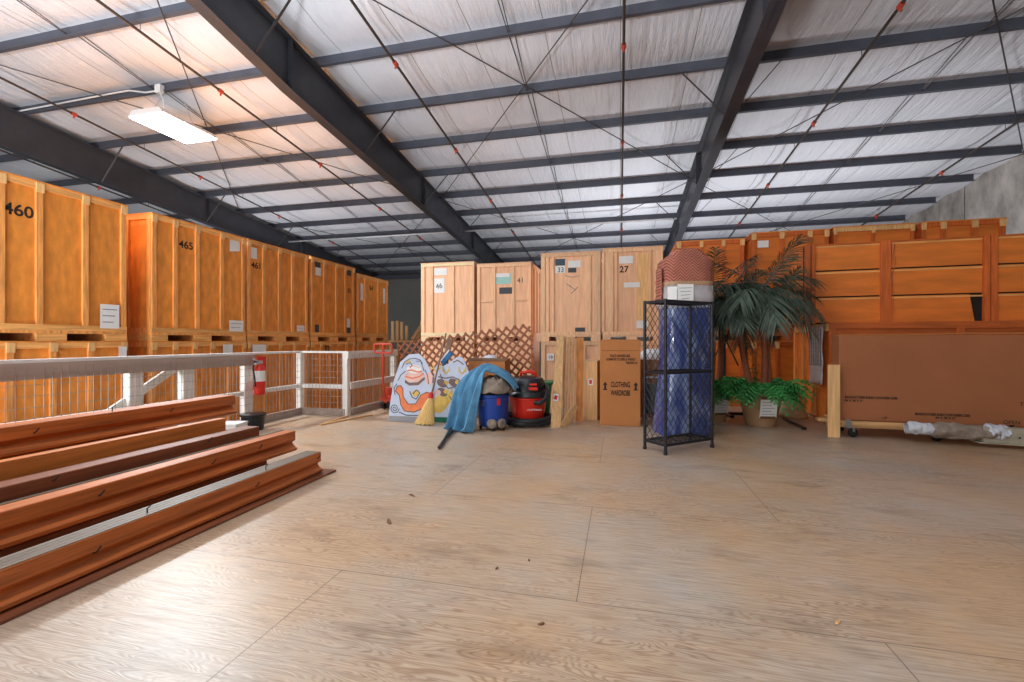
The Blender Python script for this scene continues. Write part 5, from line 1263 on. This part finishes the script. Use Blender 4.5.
# spare tan pot upside down beside the big palm and a black foot bar
c = on_floor(796, 419)
t = thing('plant_pot', (c.x, c.y + 0.25, 0), 0, 'plain tan tapered pot turned upside down, right behind the larger palm pot', 'pot')
MB().lathe([(0, 0), (0.22, 0), (0.235, 0.015), (0.235, 0.05), (0.22, 0.06), (0.13, 0.42), (0.12, 0.43), (0, 0.43)], 28).build('pot_body', 'pot_tan', t, smooth=True)
a, b = on_floor(783, 419), on_floor(804, 429)
t = thing('metal_bar', (a.x, a.y, 0), 0, 'black metal foot bar on the floor in front of the spare pot', 'bar')
MB().bar((0, 0, 0.022), tuple((b - a) + Vector((0, 0, 0.022))), 0.035, 0.025).build('bar', 'black_metal', t); MB().lathe([(0, 0), (0.03, 0), (0.03, 0.03), (0, 0.035)], 12, tuple(b - a)).build('rubber_foot', 'black_rubber', t)

# ------------------------------------------------------------------ dolly, sofa carton, wrapped beam
A = on_floor(851, 436.5)
y0 = 6.44
def on_plane(px, Y=y0): return on_y(px, 400, Y).x
xl = on_plane(829)
RZ = R(-2)
t = thing('furniture_dolly', (xl, y0, 0.022), RZ, 'wooden dolly on black casters under the big brown carton', 'dolly')
MB().box(0.0, 1.55, -0.02, 0.09, 0.105, 0.15).build('deck_plank', 'plank_wood_x', t, bevel=0.006)
MB().box(0.0, 1.55, 0.36, 0.46, 0.105, 0.15).build('deck_plank', 'plank_wood_x', t, bevel=0.006)
for bx_ in (0.10, 1.30): MB().box(bx_, bx_ + 0.1, -0.02, 0.46, 0.15, 0.185).build('cross_plank', 'plank_wood_x', t)
MB().box(0.15, 1.05, -0.05, -0.022, 0.14, 0.19).build('rail', 'plank_wood_x', t)
for (cx_, cy_) in ((0.27, 0.03), (1.13, 0.03), (0.27, 0.41), (1.35, 0.41)):
    MB().lathe([(0, -0.018), (0.05, -0.018), (0.06, -0.01), (0.06, 0.01), (0.05, 0.018), (0, 0.018)], 20, M=Matrix.Translation((cx_, cy_, 0.0385)) @ Matrix.Rotation(R(18), 4, 'Z') @ Matrix.Rotation(R(90), 4, 'X')).build('caster', 'black_rubber', t, smooth=True)
    MB().box(cx_ - 0.035, cx_ + 0.035, cy_ - 0.03, cy_ + 0.03, 0.095, 0.106).box(cx_ - 0.012, cx_ + 0.012, cy_ - 0.03, cy_ - 0.022, 0.05, 0.1).box(cx_ - 0.012, cx_ + 0.012, cy_ + 0.022, cy_ + 0.03, 0.05, 0.1).build('caster_bracket', 'grey_metal', t)
t = thing('plywood_offcut', (xl - 0.02, y0 - 0.075, 0.105), RZ, 'upright pale plywood strip at the end of the big brown carton', 'board')
MB().box(-0.02, 0.11, 0.0, 0.02, -0.10, 0.80).build('strip', 'plank_wood', t)
o = MB().box(-0.10, -0.06, 0, 0.06, -0.0, 0.02).build('edge_chip', 'plank_wood', t); bpy.data.objects.remove(o)
t = thing('metal_bracket', (xl + 0.13, y0 - 0.092, 0.13), RZ, 'small grey metal bracket on the dolly corner', 'bracket')
MB().box(0, 0.09, 0, 0.022, 0, 0.01).add([(0.01, 0.0, 0.0), (0.08, 0.0, 0.0), (0.065, 0.0, 0.11), (0.02, 0.0, 0.11), (0.01, 0.01, 0.0), (0.08, 0.01, 0.0), (0.065, 0.01, 0.11), (0.02, 0.01, 0.11)], [(0, 1, 2, 3), (7, 6, 5, 4), (0, 4, 5, 1), (1, 5, 6, 2), (2, 6, 7, 3), (3, 7, 4, 0)]).build('bracket_plate', 'grey_metal', t)
# the carton
t = thing('sofa_carton', (xl + 0.125, y0 + 0.03, 0.209), RZ, 'huge flat brown carton standing on the dolly in front of the framed crate', 'carton')
Wc, Hc_ = 3.2, 1.066
MB().box(0, Wc, 0, 0.24, 0, Hc_).build('carton', 'carton_dark', t, bevel=0.008)
MB().prism([(0, Hc_ - 0.004), (0.7, Hc_ - 0.002), (1.3, Hc_ + 0.012), (2.1, Hc_ + 0.01), (Wc, Hc_ - 0.002), (Wc, Hc_ + 0.014), (2.1, Hc_ + 0.024), (1.3, Hc_ + 0.022), (0.7, Hc_ + 0.006), (0, Hc_ + 0.006)], -0.006, 0.12).build('top_flap', 'carton_brown', t)
def cx_of(px): return (on_y(px, 400, y0 + 0.02).x - xl - 0.125) / math.cos(RZ)
def cz_of(px, py): return on_y(px, py, y0 + 0.0).z - 0.209
lettering('MANUFACTURER BURKE CONTAINER CORP.', 0.042, 'ink', t, (cx_of(845), -0.002, cz_of(845, 397.8)), 'lettering', 'LEFT', bold=0.0012, xs=0.66)
lettering('84 X 38 X 36', 0.036, 'ink', t, (cx_of(845), -0.002, cz_of(845, 401)), 'lettering', 'LEFT', bold=0.0012)
lettering('MANUFACTURER BURKE CONTAINER CORP.', 0.042, 'ink', t, (cx_of(914), -0.002, cz_of(914, 414.5)), 'lettering', 'LEFT', bold=0.0012, xs=0.64)
lettering('84 X 38 X 36', 0.036, 'ink', t, (cx_of(934), -0.002, cz_of(934, 418)), 'lettering', 'LEFT', bold=0.0012)
lettering('UP', 0.05, 'ink', t, (cx_of(884), -0.002, cz_of(884, 419)), 'lettering')
lettering('OPEN', 0.06, 'ink', t, (cx_of(1008), -0.002, cz_of(1008, 423)), 'lettering')
lettering('THIS', 0.06, 'ink', t, (cx_of(1022), -0.002, cz_of(1022, 405)), 'lettering')
x = cx_of(1008); z = cz_of(1008, 427)
MB().prism([(x, z), (x + 0.03, z + 0.035), (x - 0.03, z + 0.035)], -0.002, 0).build('printed_arrow', 'ink', t)
# long whitish steel beam, one end wrapped in plastic
yb_ = 6.25
xa = on_y(906, 430, yb_).x
t = thing('steel_channel', (xa, yb_, 0.07), R(-2), 'long whitish perforated beam with a plastic-wrapped end on the floor before the carton', 'beam')
Lb = 2.6
t.rotation_euler = (0, R(1.55), R(-2))
MB().box(0.70, Lb, -0.06, 0.06, 0.01, 0.185).build('channel', 'old_white_beam', t, bevel=0.012)
mb = MB()
for k in range(16): mb.lathe([(0, -0.001), (0.011, -0.001), (0.011, 0.002), (0, 0.002)], 8, M=Matrix.Translation((1.02 + k * 0.10, -0.0605, 0.085)) @ Matrix.Rotation(R(90), 4, 'X'))
mb.build('hole', 'recess_shade', t)  # flat discs coloured dark for the shade inside drilled holes
MB().box(0.65, Lb, -0.075, 0.075, 0.0, 0.012).build('bottom_flange', 'old_white_beam', t)
def crumple(x0, x1, r0, seed, zc=0.09, squash=0.9):
    rr = random.Random(seed); P = []
    n = 18
    prof = [0.72, 1.0, 0.92, 1.05, 0.9, 1.0, 0.82, 0.95, 0.7]
    for i in range(n + 1):
        q = i / n; row = []
        f_ = q * 8; k = min(int(f_), 7); r = r0 * (prof[k] + (prof[k + 1] - prof[k]) * (f_ - k))
        for j in range(22):
            a = 2 * math.pi * j / 22; wv = 1 + 0.10 * math.sin(4 * a + 9 * q) + 0.07 * math.sin(7 * a - 15 * q) + rr.uniform(-0.06, 0.06)
            row.append((x0 + (x1 - x0) * q, r * wv * math.cos(a), max(0.004, zc + r * wv * squash * math.sin(a))))
        row.append(row[0]); P.append(row)
    return MB().grid(P)
MB().tube([(0.0, 0, 0.095), (0.8, 0, 0.09)], 0.055, 14).build('tube_core', 'clear_wrap', t, smooth=True)
crumple(0.0, 0.26, 0.075, 1, 0.115).build('plastic_wrap', 'milky_wrap', t, smooth=True, solid=0.002)
crumple(0.24, 0.86, 0.095, 2, 0.105).build('cloth_wrap', 'cloth_grey', t, smooth=True, solid=0.004)
crumple(0.74, 0.95, 0.095, 3, 0.125).build('plastic_wrap', 'milky_wrap', t, smooth=True, solid=0.002)

# ------------------------------------------------------------------ small litter on the floor
rr = random.Random(13)
chips = [(412, 495, 0.06, 'dark splinter of wood'), (389, 521, 0.07, 'dark smear-like wood chip'), (497, 568, 0.03, 'small black speck of dirt'), (529, 560, 0.03, 'small dark chip'), (541, 624, 0.03, 'small dark crumb'), (838, 622, 0.04, 'pale wood chip')]
for (px_, py_, sz, lb) in chips:
    p = on_floor(px_, py_); n_ = 7; sz *= 0.6
    pl = [(sz * rr.uniform(0.5, 1) * math.cos(2 * math.pi * k / n_) * (1.6 if sz > 0.03 else 1), 0.5 * sz * rr.uniform(0.5, 1) * math.sin(2 * math.pi * k / n_)) for k in range(n_)]
    mb = MB(); mb.add([(x, y, 0) for x, y in pl] + [(x * 0.8, y * 0.8, 0.006) for x, y in pl], [tuple(range(n_)), tuple(range(2 * n_ - 1, n_ - 1, -1))] + [(i, (i + 1) % n_, (i + 1) % n_ + n_, i + n_) for i in range(n_)])
    o = mb.build('floor_chip', 'plank_wood' if 'pale' in lb else 'broom_stick'); o.location = (p.x, p.y, 0.0005); o.rotation_euler = (0, 0, rr.uniform(0, 3))
    tag(o, lb + ' lying on the open plywood floor', 'chip', 'litter on the plywood floor')
